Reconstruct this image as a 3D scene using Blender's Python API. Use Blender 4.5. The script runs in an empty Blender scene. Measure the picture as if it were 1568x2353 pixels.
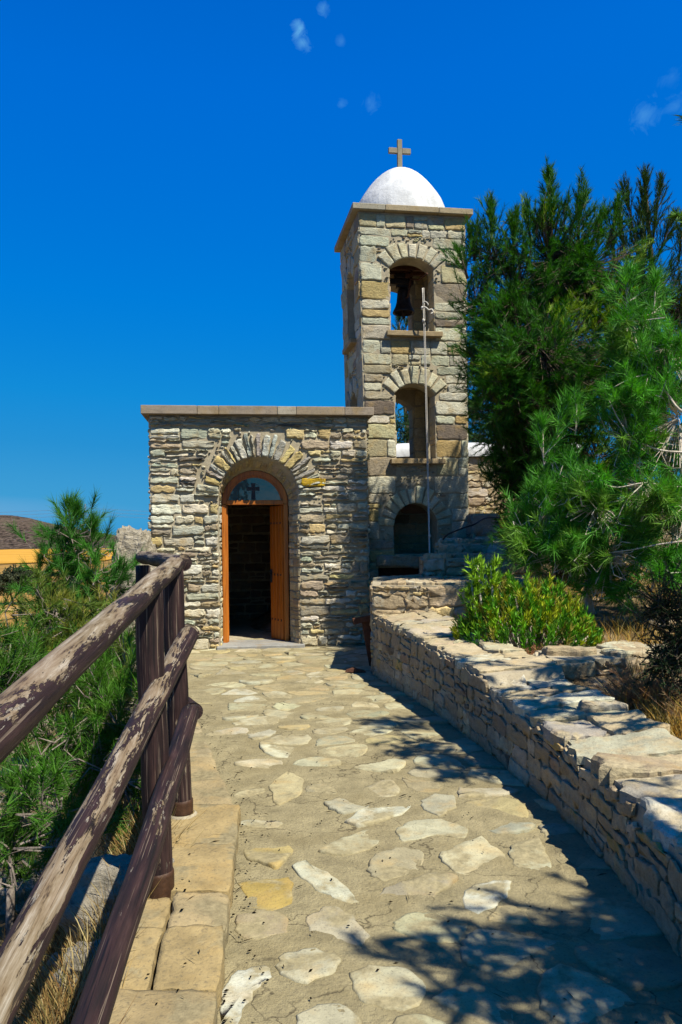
import bpy, bmesh, math, random
import numpy as np
from mathutils import Vector, Matrix, noise as mnoise

random.seed(7)
rng = np.random.default_rng(7)
SC = bpy.context.scene
COL = SC.collection
R = math.radians

# ---------------------------------------------------------------- camera model
F = 1795.0            # focal length in pixels of a 1568x2353 picture
U0, V0 = 784.0, 1230.0  # optical axis
ROLL = 0.012
EYE = 1.65

def P(u, v, Y):
    dx, dy = u - U0, v - V0
    xp, yp = dx - ROLL * dy, dy + ROLL * dx
    return Vector((xp / F * Y, Y, EYE - yp / F * Y))

def G(u, v, z=0.0):
    """point of the level plane z under a pixel"""
    dx, dy = u - U0, v - V0
    yp = dy + ROLL * dx
    Y = (EYE - z) * F / yp
    return P(u, v, Y)

def smooth(a, b, x):
    t = min(1.0, max(0.0, (x - a) / (b - a)))
    return t * t * (3 - 2 * t)

def nz(x, y, z=0.0, s=1.0):
    return mnoise.noise(Vector((x * s, y * s, z * s)))

def cr(pts, n):
    """Catmull-Rom through points"""
    pts = [Vector(p) for p in pts]
    q = [pts[0] * 2 - pts[1]] + pts + [pts[-1] * 2 - pts[-2]]
    out = []
    for i in range(1, len(q) - 2):
        for k in range(n):
            t = k / n
            a, b, c, d = q[i - 1], q[i], q[i + 1], q[i + 2]
            out.append(0.5 * ((2 * b) + (c - a) * t + (2 * a - 5 * b + 4 * c - d) * t * t + (3 * b - a - 3 * c + d) * t ** 3))
    out.append(pts[-1])
    return out

# ---------------------------------------------------------------- mesh builder
class MB:
    def __init__(self):
        self.V, self.C, self.L, self.S, self.M, self.SM = [], [], [], [], [], []
        self.n = 0

    def add(self, verts, faces, col=(1, 1, 1), mi=0, sm=True):
        v = np.array([tuple(p) for p in verts], dtype=np.float32).reshape(-1, 3)
        c = np.array(col, dtype=np.float32)
        if c.ndim == 1:
            c = np.tile(c, (len(v), 1))
        self.V.append(v); self.C.append(c)
        for f in faces:
            self.L.append(np.array(f, dtype=np.int32) + self.n)
            self.S.append(np.array([len(f)], dtype=np.int32))
            self.M.append(np.array([mi], dtype=np.int32)); self.SM.append(np.array([sm]))
        self.n += len(v)

    def bulk(self, v, f, c, mi=0, sm=False):
        v = np.asarray(v, np.float32).reshape(-1, 3)
        f = np.asarray(f, np.int32)
        self.V.append(v); self.C.append(np.asarray(c, np.float32).reshape(-1, 3))
        self.L.append((f + self.n).ravel()); self.S.append(np.full(len(f), f.shape[1], np.int32))
        self.M.append(np.full(len(f), mi, np.int32)); self.SM.append(np.full(len(f), sm))
        self.n += len(v)

    def box(self, lo, hi, col=(1, 1, 1), mi=0, bev=0.0, mat=None, jit=0.0, seg=1):
        bm = bmesh.new()
        bmesh.ops.create_cube(bm, size=1.0)
        lo, hi = Vector(lo), Vector(hi)
        for vv in bm.verts:
            vv.co = Vector((lo[i] + (hi[i] - lo[i]) * (vv.co[i] + 0.5) for i in range(3)))
            if jit:
                vv.co += Vector((random.uniform(-jit, jit) for _ in range(3)))
        if bev:
            bmesh.ops.bevel(bm, geom=list(bm.edges), offset=bev, segments=seg, affect='EDGES', profile=0.5)
        bm.normal_update()
        bm.verts.index_update()
        vs = [vv.co.copy() for vv in bm.verts]
        if mat is not None:
            vs = [mat @ p for p in vs]
        fs = [[vv.index for vv in f.verts] for f in bm.faces]
        bm.free()
        self.add(vs, fs, col, mi, sm=False)

    def tube(self, pts, rad, sides=8, col=(1, 1, 1), mi=0, cap=True, sm=True):
        pts = [Vector(p) for p in pts]
        if not hasattr(rad, '__len__'):
            rad = [rad] * len(pts)
        vs, fs = [], []
        ref = Vector((0, 0, 1))
        for i, p in enumerate(pts):
            t = (pts[min(i + 1, len(pts) - 1)] - pts[max(i - 1, 0)]).normalized()
            r0 = ref if abs(t.dot(ref)) < 0.95 else Vector((1, 0, 0))
            a = t.cross(r0).normalized(); b = t.cross(a)
            for k in range(sides):
                an = 2 * math.pi * k / sides
                vs.append(p + (a * math.cos(an) + b * math.sin(an)) * rad[i])
        for i in range(len(pts) - 1):
            for k in range(sides):
                k2 = (k + 1) % sides
                fs.append([i * sides + k, i * sides + k2, (i + 1) * sides + k2, (i + 1) * sides + k])
        if cap:
            fs.append(list(range(sides))[::-1]); fs.append([(len(pts) - 1) * sides + k for k in range(sides)])
        self.add(vs, fs, col, mi, sm)

    def lathe(self, prof, seg=32, center=(0, 0, 0), col=(1, 1, 1), mi=0, wob=0.0):
        cx, cy, cz = center
        vs, fs = [], []
        for r, z in prof:
            for k in range(seg):
                a = 2 * math.pi * k / seg
                rr = r * (1 + wob * nz(math.cos(a), math.sin(a), z * 2, 1.6))
                vs.append((cx + rr * math.cos(a), cy + rr * math.sin(a), cz + z))
        for i in range(len(prof) - 1):
            for k in range(seg):
                k2 = (k + 1) % seg
                fs.append([i * seg + k, i * seg + k2, (i + 1) * seg + k2, (i + 1) * seg + k])
        self.add(vs, fs, col, mi)

    def build(self, name, mats, parent=None):
        me = bpy.data.meshes.new(name)
        V = np.concatenate(self.V); L = np.concatenate(self.L); S = np.concatenate(self.S)
        me.vertices.add(len(V)); me.vertices.foreach_set('co', V.ravel())
        me.loops.add(len(L)); me.loops.foreach_set('vertex_index', L)
        me.polygons.add(len(S))
        st = np.zeros(len(S), np.int32); st[1:] = np.cumsum(S)[:-1]
        me.polygons.foreach_set('loop_start', st)
        if not isinstance(mats, (list, tuple)):
            mats = [mats]
        for m in mats:
            me.materials.append(m)
        me.polygons.foreach_set('material_index', np.concatenate(self.M))
        me.polygons.foreach_set('use_smooth', np.concatenate(self.SM))
        me.update(calc_edges=True)
        a = me.color_attributes.new('Col', 'FLOAT_COLOR', 'POINT')
        c = np.ones((len(V), 4), np.float32); c[:, :3] = np.concatenate(self.C)
        a.data.foreach_set('color', c.ravel())
        me.update()
        o = bpy.data.objects.new(name, me)
        COL.objects.link(o)
        if parent is not None:
            o.parent = parent
        return o

def tag(o, label=None, cat=None, group=None, kind=None):
    if label: o['label'] = label
    if cat: o['category'] = cat
    if group: o['group'] = group
    if kind: o['kind'] = kind
    return o

def empty(name, loc, label, cat, rz=0.0, group=None):
    o = bpy.data.objects.new(name, None)
    COL.objects.link(o)
    o.location = loc; o.rotation_euler = (0, 0, rz)
    o.empty_display_size = 0.2
    return tag(o, label, cat, group)

# ---------------------------------------------------------------- materials
class NT:
    def __init__(self, name):
        self.m = bpy.data.materials.new(name); self.m.use_nodes = True
        self.t = self.m.node_tree; self.t.nodes.clear()
        self.out = self.n('ShaderNodeOutputMaterial')
    def n(self, typ, **kw):
        nd = self.t.nodes.new(typ)
        for k, v in kw.items():
            setattr(nd, k, v)
        return nd
    def l(self, a, b):
        self.t.links.new(a, b)
    def noise(self, vec, scale, detail=4, rough=0.6, dist=0.0):
        nd = self.n('ShaderNodeTexNoise'); nd.inputs['Scale'].default_value = scale
        nd.inputs['Detail'].default_value = detail; nd.inputs['Roughness'].default_value = rough
        nd.inputs['Distortion'].default_value = dist
        if vec is not None: self.l(vec, nd.inputs['Vector'])
        return nd.outputs['Fac']
    def ramp(self, fac, stops):
        nd = self.n('ShaderNodeValToRGB'); e = nd.color_ramp.elements
        while len(e) < len(stops): e.new(0.5)
        for i, (p, c) in enumerate(stops):
            e[i].position = p
            e[i].color = (c, c, c, 1) if not hasattr(c, '__len__') else (*c, 1)
        self.l(fac, nd.inputs['Fac'])
        return nd.outputs['Color']
    def mix(self, fac, a, b, mode='MIX'):
        nd = self.n('ShaderNodeMix', data_type='RGBA', blend_type=mode)
        for i, x in ((0, fac), (6, a), (7, b)):
            s = nd.inputs[i]
            if hasattr(x, 'links'): self.l(x, s)
            elif hasattr(x, '__len__'): s.default_value = (*x, 1)
            else: s.default_value = x if i == 0 else (x, x, x, 1)
        return nd.outputs[2]
    def math(self, op, a, b=0.0, clamp=False):
        nd = self.n('ShaderNodeMath', operation=op); nd.use_clamp = clamp
        for s, x in ((nd.inputs[0], a), (nd.inputs[1], b)):
            if hasattr(x, 'links'): self.l(x, s)
            else: s.default_value = x
        return nd.outputs[0]
    def bump(self, h, dist, strength=1.0, prev=None):
        nd = self.n('ShaderNodeBump'); nd.inputs['Distance'].default_value = dist
        nd.inputs['Strength'].default_value = strength
        self.l(h, nd.inputs['Height'])
        if prev is not None: self.l(prev, nd.inputs['Normal'])
        return nd.outputs['Normal']
    def bsdf(self, col, rough=0.9, normal=None, metal=0.0, spec=0.3):
        b = self.n('ShaderNodeBsdfPrincipled')
        if hasattr(col, 'links'): self.l(col, b.inputs['Base Color'])
        else: b.inputs['Base Color'].default_value = (*col, 1)
        if hasattr(rough, 'links'): self.l(rough, b.inputs['Roughness'])
        else: b.inputs['Roughness'].default_value = rough
        b.inputs['Metallic'].default_value = metal
        b.inputs['Specular IOR Level'].default_value = spec
        if normal is not None: self.l(normal, b.inputs['Normal'])
        return b
    def done(self, b):
        self.l(b.outputs[0], self.out.inputs['Surface'])
        return self.m
    def pos(self, scale=(1, 1, 1)):
        c = self.n('ShaderNodeTexCoord')
        mp = self.n('ShaderNodeMapping'); mp.inputs['Scale'].default_value = scale
        self.l(c.outputs['Object'], mp.inputs['Vector'])
        return mp.outputs[0]
    def col(self):
        return self.n('ShaderNodeAttribute', attribute_name='Col').outputs['Color']

def stone_mat(name, streak=(6, 6, 40), fine=90.0, bumpd=0.012, contrast=0.55, coarse=14.0, alb=1.0, smear=0.0, smc=(.27, .215, .13)):
    t = NT(name)
    p, ps = t.pos(), t.pos(streak)
    c = t.col()
    n1 = t.noise(ps, 1.0, 5, 0.65, 0.4)
    n2 = t.noise(p, 9.0, 4, 0.6)
    n3 = t.noise(p, fine, 3, 0.7)
    f = t.mix(0.5, t.ramp(n1, [(0.28, 1 - contrast), (0.7, 1.25)]), t.ramp(n2, [(0.3, 0.72), (0.7, 1.2)]))
    k = t.mix(1.0, c, f, 'MULTIPLY')
    warm = t.mix(t.ramp(t.noise(p, 5.5, 3), [(0.5, 0.0), (0.72, 0.5)]), k, (0.44, 0.29, 0.10))
    k2 = t.mix(t.ramp(n3, [(0.30, 0.55), (0.46, 0.0)]), warm, (0.09, 0.08, 0.06))
    k2 = t.mix(1.0, k2, (alb, alb, alb), 'MULTIPLY')
    if smear:      # lime mortar smeared over the stones
        sm_ = t.math('ADD', t.noise(p, 3.1, 6, 0.62, 0.4), t.math('MULTIPLY', n3, 0.10))
        mcol = t.mix(1.0, smc, t.ramp(t.noise(p, 30, 4, .7), [(.3, .6), (.7, 1.2)]), 'MULTIPLY')
        k2 = t.mix(t.ramp(sm_, [(0.62 - smear * .3, 0.0), (0.70 - smear * .3, .92)]), k2, mcol)
    h = t.math('ADD', t.math('MULTIPLY', n1, 0.8), t.math('ADD', t.math('MULTIPLY', t.noise(p, coarse, 6, 0.72), 1.0), t.math('MULTIPLY', n3, 0.16)))
    return t.done(t.bsdf(k2, 0.92, t.bump(h, bumpd, 1.0), spec=0.15))

def mortar_mat(name, base, bumpd=0.008, cracks=False):
    t = NT(name); p = t.pos()
    n = t.noise(p, 6, 5, 0.65); n2 = t.noise(p, 70, 4, 0.7)
    c = t.mix(1.0, base, t.ramp(n, [(0.3, 0.68), (0.7, 1.18)]), 'MULTIPLY')
    c = t.mix(t.ramp(n2, [(0.32, 0.5), (0.47, 0.0)]), c, (0.10, 0.08, 0.055))
    c = t.mix(t.ramp(t.noise(p, 2.2, 5, .6), [(.48, 0.0), (.66, .45)]), c, tuple(min(1, x * y) for x, y in zip(base, (.72, .68, .60))))
    if cracks:     # hairline cracks wandering through the bedding
        vo = t.n('ShaderNodeTexVoronoi', feature='DISTANCE_TO_EDGE'); vo.inputs['Scale'].default_value = 2.6
        wv = t.n('ShaderNodeVectorMath', operation='ADD'); t.l(p, wv.inputs[0])
        nn = t.n('ShaderNodeTexNoise'); nn.inputs['Scale'].default_value = 5; nn.inputs['Detail'].default_value = 5; t.l(p, nn.inputs['Vector'])
        sc_ = t.n('ShaderNodeVectorMath', operation='SCALE'); sc_.inputs['Scale'].default_value = .35; t.l(nn.outputs['Color'], sc_.inputs[0]); t.l(sc_.outputs[0], wv.inputs[1])
        t.l(wv.outputs[0], vo.inputs['Vector'])
        cm = t.mix(1.0, t.ramp(vo.outputs['Distance'], [(0.004, .8), (0.016, 0.0)]), t.ramp(t.noise(p, 1.4, 3), [(.46, 0.0), (.56, 1.0)]), 'MULTIPLY')
        c = t.mix(cm, c, (.06, .048, .028))
    h = t.math('ADD', t.noise(p, 25, 5, 0.75), t.math('MULTIPLY', n2, 0.45))
    return t.done(t.bsdf(c, 0.95, t.bump(h, bumpd, 1.0), spec=0.1))

M = {}
M['rubble'] = stone_mat('rubble_stone', (5, 5, 34), 80, 0.026, 0.55, alb=.90)
M['ashlar'] = stone_mat('dressed_stone', (26, 26, 60), 70, 0.016, 0.45, 22, alb=.72)
M['wallstone'] = stone_mat('field_stone', (7, 7, 26), 85, 0.020, 0.5, alb=.88, smear=.47, smc=(.33, .25, .145))
M['capstone'] = stone_mat('cap_slab', (5, 5, 9), 85, 0.016, 0.5, 11, alb=.84, smear=.22, smc=(.34, .28, .165))
M['slab'] = stone_mat('paving_slab', (7, 7, 9), 95, 0.009, 0.5, 9, alb=.78, smear=.26, smc=(.250, .210, .114))
M['mortar'] = mortar_mat('lime_mortar', (0.34, 0.29, 0.195))
M['pathmortar'] = mortar_mat('path_mortar', (0.250, 0.210, 0.114), 0.016, True)
M['coping'] = stone_mat('sawn_stone', (3, 3, 12), 60, 0.005, 0.4, 7, alb=.55)
M['kerb'] = stone_mat('kerb_sandstone', (6, 6, 8), 60, 0.012, 0.5, 10, alb=.72, smear=.2, smc=(.20, .165, .09))

def simple(name, base, rough=0.7, metal=0.0, nscale=12.0, lo=0.7, hi=1.2, bumpd=0.002, bscale=60, spec=0.3):
    t = NT(name); p = t.pos()
    c = t.mix(1.0, base, t.ramp(t.noise(p, nscale, 4), [(0.3, lo), (0.7, hi)]), 'MULTIPLY')
    return t.done(t.bsdf(c, rough, t.bump(t.noise(p, bscale, 4), bumpd), metal, spec))

M['bronze'] = simple('dark_bronze', (0.030, 0.022, 0.018), 0.5, 0.6, 20, 0.6, 1.6, 0.001)
M['iron'] = simple('rusty_iron', (0.075, 0.028, 0.012), 0.75, 0.1, 16, 0.5, 1.4, 0.003)
M['black'] = simple('black_rubber', (0.012, 0.011, 0.011), 0.6)
M['rope'] = simple('pale_rope', (0.50, 0.46, 0.38), 0.9, 0, 50, 0.7, 1.1, 0.002, 220)
M['darkstone'] = None

def plaster():
    t = NT('white_plaster'); p = t.pos((1, 1, 0.35))
    n = t.noise(p, 5, 6, 0.7, 0.6)
    c = t.mix(1.0, (0.50, 0.50, 0.48), t.ramp(n, [(0.3, 0.70), (0.65, 1.04)]), 'MULTIPLY')
    c = t.mix(t.ramp(t.noise(t.pos(), 16, 5, 0.7), [(0.62, 0.0), (0.8, 0.5)]), c, (0.45, 0.45, 0.42))
    return t.done(t.bsdf(c, 0.85, t.bump(t.noise(t.pos(), 7, 5, 0.65), 0.02, 0.8), spec=0.2))
M['plaster'] = plaster()

def door_wood():
    t = NT('varnished_wood'); p = t.pos((30, 30, 1.6))
    n = t.noise(p, 1.0, 5, 0.65, 0.8)
    c = t.ramp(n, [(0.25, (0.15, 0.038, 0.003)), (0.55, (0.36, 0.108, 0.008)), (0.8, (0.50, 0.18, 0.018))])
    return t.done(t.bsdf(c, 0.45, t.bump(n, 0.002), spec=0.4))
M['door'] = door_wood()

def painted_log(name, wear_lo, wear_hi, up=0.55):
    """dark brown paint flaking off weathered timber, mostly on the weather side"""
    t = NT(name)
    tc = t.n('ShaderNodeTexCoord')
    # Generated along the log would stretch; the logs carry metres in UV-free attribute 'Log' (x along, y round, z up-ness)
    at = t.n('ShaderNodeAttribute', attribute_name='Col'); sep = t.n('ShaderNodeSeparateXYZ')
    t.l(at.outputs['Vector'], sep.inputs[0])
    obj = t.pos()
    grain = t.n('ShaderNodeCombineXYZ')
    t.l(t.math('MULTIPLY', sep.outputs[0], 4.0), grain.inputs[0]); t.l(t.math('MULTIPLY', sep.outputs[1], 22.0), grain.inputs[1])
    patch = t.n('ShaderNodeCombineXYZ')
    t.l(t.math('MULTIPLY', sep.outputs[0], 2.8), patch.inputs[0]); t.l(t.math('MULTIPLY', sep.outputs[1], 9.0), patch.inputs[1])
    g = t.noise(grain.outputs[0], 1.0, 6, 0.7, 0.3)
    pt = t.noise(patch.outputs[0], 1.0, 9, 0.74, 0.3)
    big = t.noise(patch.outputs[0], 0.28, 2, 0.5)
    w = t.math('ADD', t.math('ADD', t.math('MULTIPLY', pt, 1.7), t.math('MULTIPLY', big, 0.9)), t.math('MULTIPLY', sep.outputs[2], up))
    w = t.math('MULTIPLY', w, 0.5); wear_lo, wear_hi = wear_lo / 2, wear_hi / 2
    mask = t.ramp(w, [(wear_lo, 0.0), (wear_hi, 1.0)])
    rim = t.ramp(w, [(wear_lo - 0.02, 0.0), (wear_lo + 0.004, 1.0), (wear_hi + 0.015, 0.0)])
    wood = t.ramp(g, [(0.385, (0.02, 0.014, 0.009)), (0.44, (0.12, 0.086, 0.046)), (0.56, (0.19, 0.152, 0.10)), (0.68, (0.30, 0.265, 0.205))])
    hue = t.mix(t.ramp(t.noise(patch.outputs[0], 0.5, 3), [(0.4, 0.0), (0.6, 0.8)]), wood, (0.19, 0.115, 0.085), 'MIX')
    wood2 = t.mix(0.22, wood, hue)
    paint = t.ramp(t.noise(grain.outputs[0], 0.7, 5), [(0.34, (0.008, 0.005, 0.005)), (0.52, (0.022, 0.011, 0.010)), (0.7, (0.046, 0.024, 0.020))])
    fine = t.n('ShaderNodeCombineXYZ')
    t.l(t.math('MULTIPLY', sep.outputs[0], 1.5), fine.inputs[0]); t.l(t.math('MULTIPLY', sep.outputs[1], 46.0), fine.inputs[1])
    fn = t.noise(fine.outputs[0], 1.0, 4, 0.6)
    paint = t.mix(t.ramp(fn, [(.60, 0.0), (.63, .7)]), paint, (.16, .12, .085))
    paint = t.mix(t.ramp(fn, [(.36, 1.0), (.40, 0.0)]), paint, (.006, .004, .004))
    wood2 = t.mix(t.ramp(fn, [(.33, .9), (.38, 0.0)]), wood2, (.03, .022, .014))
    c = t.mix(mask, paint, wood2)
    white = t.ramp(t.noise(patch.outputs[0], 2.3, 5, 0.6, 0.6), [(0.60, 0.0), (0.63, 1.0)])
    c = t.mix(t.mix(1.0, white, rim, 'MULTIPLY'), c, (0.46, 0.41, 0.32))
    rough = t.mix(mask, t.ramp(g, [(.35, .75), (.65, .52)]), (.9, .9, .9))
    h = t.math('ADD', t.math('MULTIPLY', mask, -0.6), t.math('ADD', t.math('MULTIPLY', g, 0.5), t.math('MULTIPLY', fn, 0.5)))
    return t.done(t.bsdf(c, rough, t.bump(h, 0.008, 1.0), spec=0.22))
M['toprail'] = painted_log('flaking_paint_top', 1.51, 1.525, 0.36)
M['rail'] = painted_log('flaking_paint_rail', 1.53, 1.545, 0.36)
M['lowrail'] = painted_log('flaking_paint_low', 1.68, 1.705, 0.24)
M['post'] = painted_log('flaking_paint_post', 1.51, 1.535, 0.0)

def leaf(name, trans=0.30, rough=0.5, spec=0.35):
    t = NT(name)
    c = t.col()
    b = t.bsdf(c, rough, spec=spec)
    tr = t.n('ShaderNodeBsdfTranslucent')
    hs = t.n('ShaderNodeHueSaturation'); hs.inputs['Value'].default_value = 1.3; hs.inputs['Saturation'].default_value = 1.1
    t.l(c, hs.inputs['Color']); t.l(hs.outputs[0], tr.inputs['Color'])
    mx = t.n('ShaderNodeMixShader'); mx.inputs[0].default_value = trans
    t.l(b.outputs[0], mx.inputs[1]); t.l(tr.outputs[0], mx.inputs[2])
    t.l(mx.outputs[0], t.out.inputs['Surface'])
    return t.m
M['needle'] = leaf('pine_needle', 0.28, 0.5, 0.14)
M['leaf'] = leaf('fleshy_leaf', 0.18, 0.5, 0.15)
M['straw'] = leaf('dry_straw', 0.2, 0.8, 0.1)

def bark(name, a, b):
    t = NT(name); p = t.pos((1, 1, 0.5))
    n = t.noise(p, 30, 5, 0.7)
    return t.done(t.bsdf(t.ramp(n, [(0.3, a), (0.7, b)]), 0.95, t.bump(n, 0.01), spec=0.1))
M['bark'] = bark('grey_bark', (0.06, 0.045, 0.035), (0.25, 0.21, 0.17))
M['palebark'] = bark('pale_bark', (0.30, 0.25, 0.18), (0.55, 0.49, 0.40))
M['darkbark'] = bark('dark_bark', (0.03, 0.022, 0.016), (0.10, 0.075, 0.05))

def rock():
    t = NT('white_rock'); p = t.pos()
    n = t.noise(t.pos((1, 1, 3)), 5, 8, 0.72, 0.5); n2 = t.noise(p, 26, 6, 0.75)
    c = t.ramp(n, [(0.25, (0.12, 0.095, 0.06)), (0.42, (0.26, 0.225, 0.16)), (0.7, (0.42, 0.375, 0.29))])
    c = t.mix(t.ramp(n2, [(0.3, 0.8), (0.45, 0.0)]), c, (0.07, 0.06, 0.05))
    h = t.math('ADD', n, t.math('MULTIPLY', n2, 0.5))
    return t.done(t.bsdf(c, 0.95, t.bump(h, 0.06, 1.0), spec=0.1))
M['rock'] = rock()

def ground():
    t = NT('dry_ground'); g = t.n('ShaderNodeNewGeometry'); pos = g.outputs['Position']
    sep = t.n('ShaderNodeSeparateXYZ'); t.l(pos, sep.inputs[0])
    n = t.noise(pos, 1.6, 6, 0.65); n2 = t.noise(pos, 14, 5, 0.7); n3 = t.noise(pos, 0.06, 6, 0.7)
    near = t.ramp(n, [(0.3, (0.06, 0.042, 0.024)), (0.48, (0.19, 0.13, 0.065)), (0.62, (0.28, 0.23, 0.16)), (0.75, (0.42, 0.385, 0.31))])
    near = t.mix(1.0, near, t.ramp(n2, [(0.3, 0.45), (0.65, 1.15)]), 'MULTIPLY')
    far = t.ramp(t.noise(pos, 0.35, 7, 0.75), [(0.36, (0.040, 0.034, 0.015)), (0.48, (0.14, 0.085, 0.030)), (0.62, (0.24, 0.14, 0.042))])
    far2 = t.mix(t.ramp(n3, [(0.42, 0.0), (0.56, 1.0)]), far, (0.29, 0.165, 0.04))
    f = t.ramp(t.math('DIVIDE', sep.outputs[1], 60.0), [(0.25, 0.0), (0.6, 1.0)])
    c = t.mix(f, near, far2)
    h = t.math('ADD', n, t.math('MULTIPLY', n2, 0.4))
    return t.done(t.bsdf(c, 0.97, t.bump(h, 0.06, 1.0), spec=0.05))
M['ground'] = ground()

def farm(name, a, b, sc):
    t = NT(name); g = t.n('ShaderNodeNewGeometry')
    mp = t.n('ShaderNodeMapping'); mp.inputs['Scale'].default_value = (0.4, 1, 1); t.l(g.outputs['Position'], mp.inputs[0])
    n = t.noise(mp.outputs[0], sc, 6, 0.65)
    return t.done(t.bsdf(t.ramp(n, [(0.35, a), (0.65, b)]), 0.97, spec=0.05))
M['field'] = farm('ripe_field', (0.34, 0.17, 0.022), (0.46, 0.25, 0.040), 0.05)
M['fallow'] = farm('fallow_field', (0.24, 0.125, 0.032), (0.36, 0.205, 0.06), 0.25)
M['track'] = farm('dirt_track', (0.36, 0.22, 0.08), (0.44, 0.28, 0.12), 0.5)

def hillm():
    t = NT('scrub_hill'); g = t.n('ShaderNodeNewGeometry')
    mp = t.n('ShaderNodeMapping'); mp.inputs['Scale'].default_value = (1, 0.45, 1.6); t.l(g.outputs['Position'], mp.inputs[0])
    n = t.noise(mp.outputs[0], 0.24, 6, 0.72); n2 = t.noise(mp.outputs[0], 0.012, 4)
    c = t.ramp(n, [(0.42, (0.014, 0.012, 0.008)), (0.50, (0.075, 0.054, 0.040)), (0.60, (0.145, 0.108, 0.080))])
    c = t.mix(t.ramp(n2, [(0.45, 0.0), (0.6, 0.45)]), c, (0.15, 0.11, 0.075))
    return t.done(t.bsdf(c, 0.97, t.bump(n, 6.0, 1.0), spec=0.03))
M['hill'] = hillm()

# ---------------------------------------------------------------- stone masonry
PAL_CHAPEL = [((.47, .45, .33), 5), ((.38, .385, .29), 4), ((.53, .48, .34), 4), ((.48, .36, .17), 3), ((.35, .285, .19), 3),
              ((.26, .225, .16), 2), ((.11, .10, .08), 1.3), ((.49, .40, .19), 0.9), ((.60, .57, .44), 4)]
PAL_TOWER = [((.49, .47, .335), 5), ((.54, .505, .37), 4), ((.47, .42, .25), 4), ((.50, .38, .16), 2), ((.34, .28, .20), 2.4), ((.42, .42, .30), 3), ((.20, .165, .12), 1)]
PAL_WALL = [((.44, .33, .175), 4), ((.38, .27, .145), 3), ((.32, .22, .13), 2), ((.48, .39, .235), 3), ((.12, .09, .06), 1.0), ((.48, .31, .09), 1), ((.38, .34, .22), 2)]
PAL_PATH = [((.42, .385, .235), 4), ((.38, .35, .22), 4), ((.34, .325, .21), 3), ((.39, .31, .15), 2), ((.45, .43, .31), 1.5), ((.31, .25, .15), 1)]

def pick(pal):
    c = random.choices([p[0] for p in pal], [p[1] for p in pal])[0]
    k = random.uniform(0.88, 1.28)
    return tuple(min(0.8, x * k * random.uniform(0.96, 1.04)) for x in c)

OCC = None
CELL = 0.012
def stone(mb, poly, f, depth, col, mi=1, rough=0.004, inset=0.008, back=0.012, sub=3, round_=True, flat=True, lump=0.12):
    """one irregular stone: poly in (u, v), f(u, v, d) -> 3-D"""
    n = len(poly)
    if OCC is not None:
        x0, x1 = min(p[0] for p in poly), max(p[0] for p in poly); y0, y1 = min(p[1] for p in poly), max(p[1] for p in poly)
        for i in range(int(x0 / CELL), int(x1 / CELL) + 1):
            for j in range(int(y0 / CELL), int(y1 / CELL) + 1):
                if inpoly((i + .5) * CELL, (j + .5) * CELL, poly): OCC.add((i, j))
    pts = []
    for i in range(n):
        a, b = poly[i], poly[(i + 1) % n]
        ln = math.hypot(b[0] - a[0], b[1] - a[1])
        s = max(2, min(sub + 3, int(ln / 0.06) + 2))
        for k in range(s):
            t = k / s
            pts.append((a[0] + (b[0] - a[0]) * t, a[1] + (b[1] - a[1]) * t))
    if round_:
        m = len(pts)
        pts = [tuple(0.14 * pts[i - 1][j] + 0.72 * pts[i][j] + 0.14 * pts[(i + 1) % m][j] for j in (0, 1)) for i in range(m)]
    pts = [(x + random.gauss(0, rough), y + random.gauss(0, rough)) for x, y in pts]
    m = len(pts)
    cx = sum(p[0] for p in pts) / m; cy = sum(p[1] for p in pts) / m
    tu, tv = random.gauss(0, 0.03), random.gauss(0, 0.05)
    vs = []
    def ring(ins, d, tilt, jit):
        for x, y in pts:
            dx, dy = x - cx, y - cy
            r = math.hypot(dx, dy) + 1e-6
            k = max(0.25, 1 - ins / r)
            xx, yy = cx + dx * k, cy + dy * k
            vs.append(f(xx, yy, d + tilt * (tu * dx + tv * dy) + random.gauss(0, jit)))
    ring(0, -back, 0, 0)
    ring(inset * 0.1, depth * 0.62, 0.6, depth * 0.08)
    ring(inset, depth, 1, depth * lump)
    ring(inset + 0.022, depth * 1.05, 1, depth * lump * 1.4)
    vs.append(f(cx, cy, depth * random.uniform(0.98, 1.12)))
    fs = []
    for k in range(3):
        for i in range(m):
            j = (i + 1) % m
            fs.append([k * m + i, k * m + j, (k + 1) * m + j, (k + 1) * m + i])
    for i in range(m):
        fs.append([3 * m + i, 3 * m + (i + 1) % m, 4 * m])
    if flat:
        mb.add(vs, fs[:2 * m], col, mi, False)
        mb.n -= len(vs); a, b = mb.V.pop(), mb.C.pop()
        mb.V.append(a[:0]); mb.C.append(b[:0])
        mb.add(vs, fs[2 * m:], col, mi, True)
    else:
        mb.add(vs, fs, col, mi, True)

def chink(mb, f, W, z0, z1, holes, pal, n=2500, depth=.014, wr=(.03, .15), hr=(.014, .055), mi=1):
    """small stones wedged into whatever mortar is still free on this face"""
    for k in range(n):
        t = 1 - k / n
        w = wr[0] + (wr[1] - wr[0]) * t * random.random(); h = hr[0] + (hr[1] - hr[0]) * t * random.random()
        u, v = random.uniform(0.0, W - w), random.uniform(z0, z1 - h)
        bad = False
        for i in range(6):
            for j in range(4):
                a, b = u + w * i / 5, v + h * j / 3
                if (int(a / CELL), int(b / CELL)) in OCC or any(abs(a - ho.uc) < ho.half(b, 0.004) for ho in holes):
                    bad = True; break
            if bad: break
        if bad: continue
        g = .005
        stone(mb, [(u + g, v + g), (u + w - g, v + g * random.uniform(.5, 2)), (u + w - g * 1.5, v + h - g), (u + g, v + h - g * random.uniform(.5, 2))], f, depth * random.uniform(.6, 1.4), pick(pal), mi, rough=.003, inset=.005)

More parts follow.
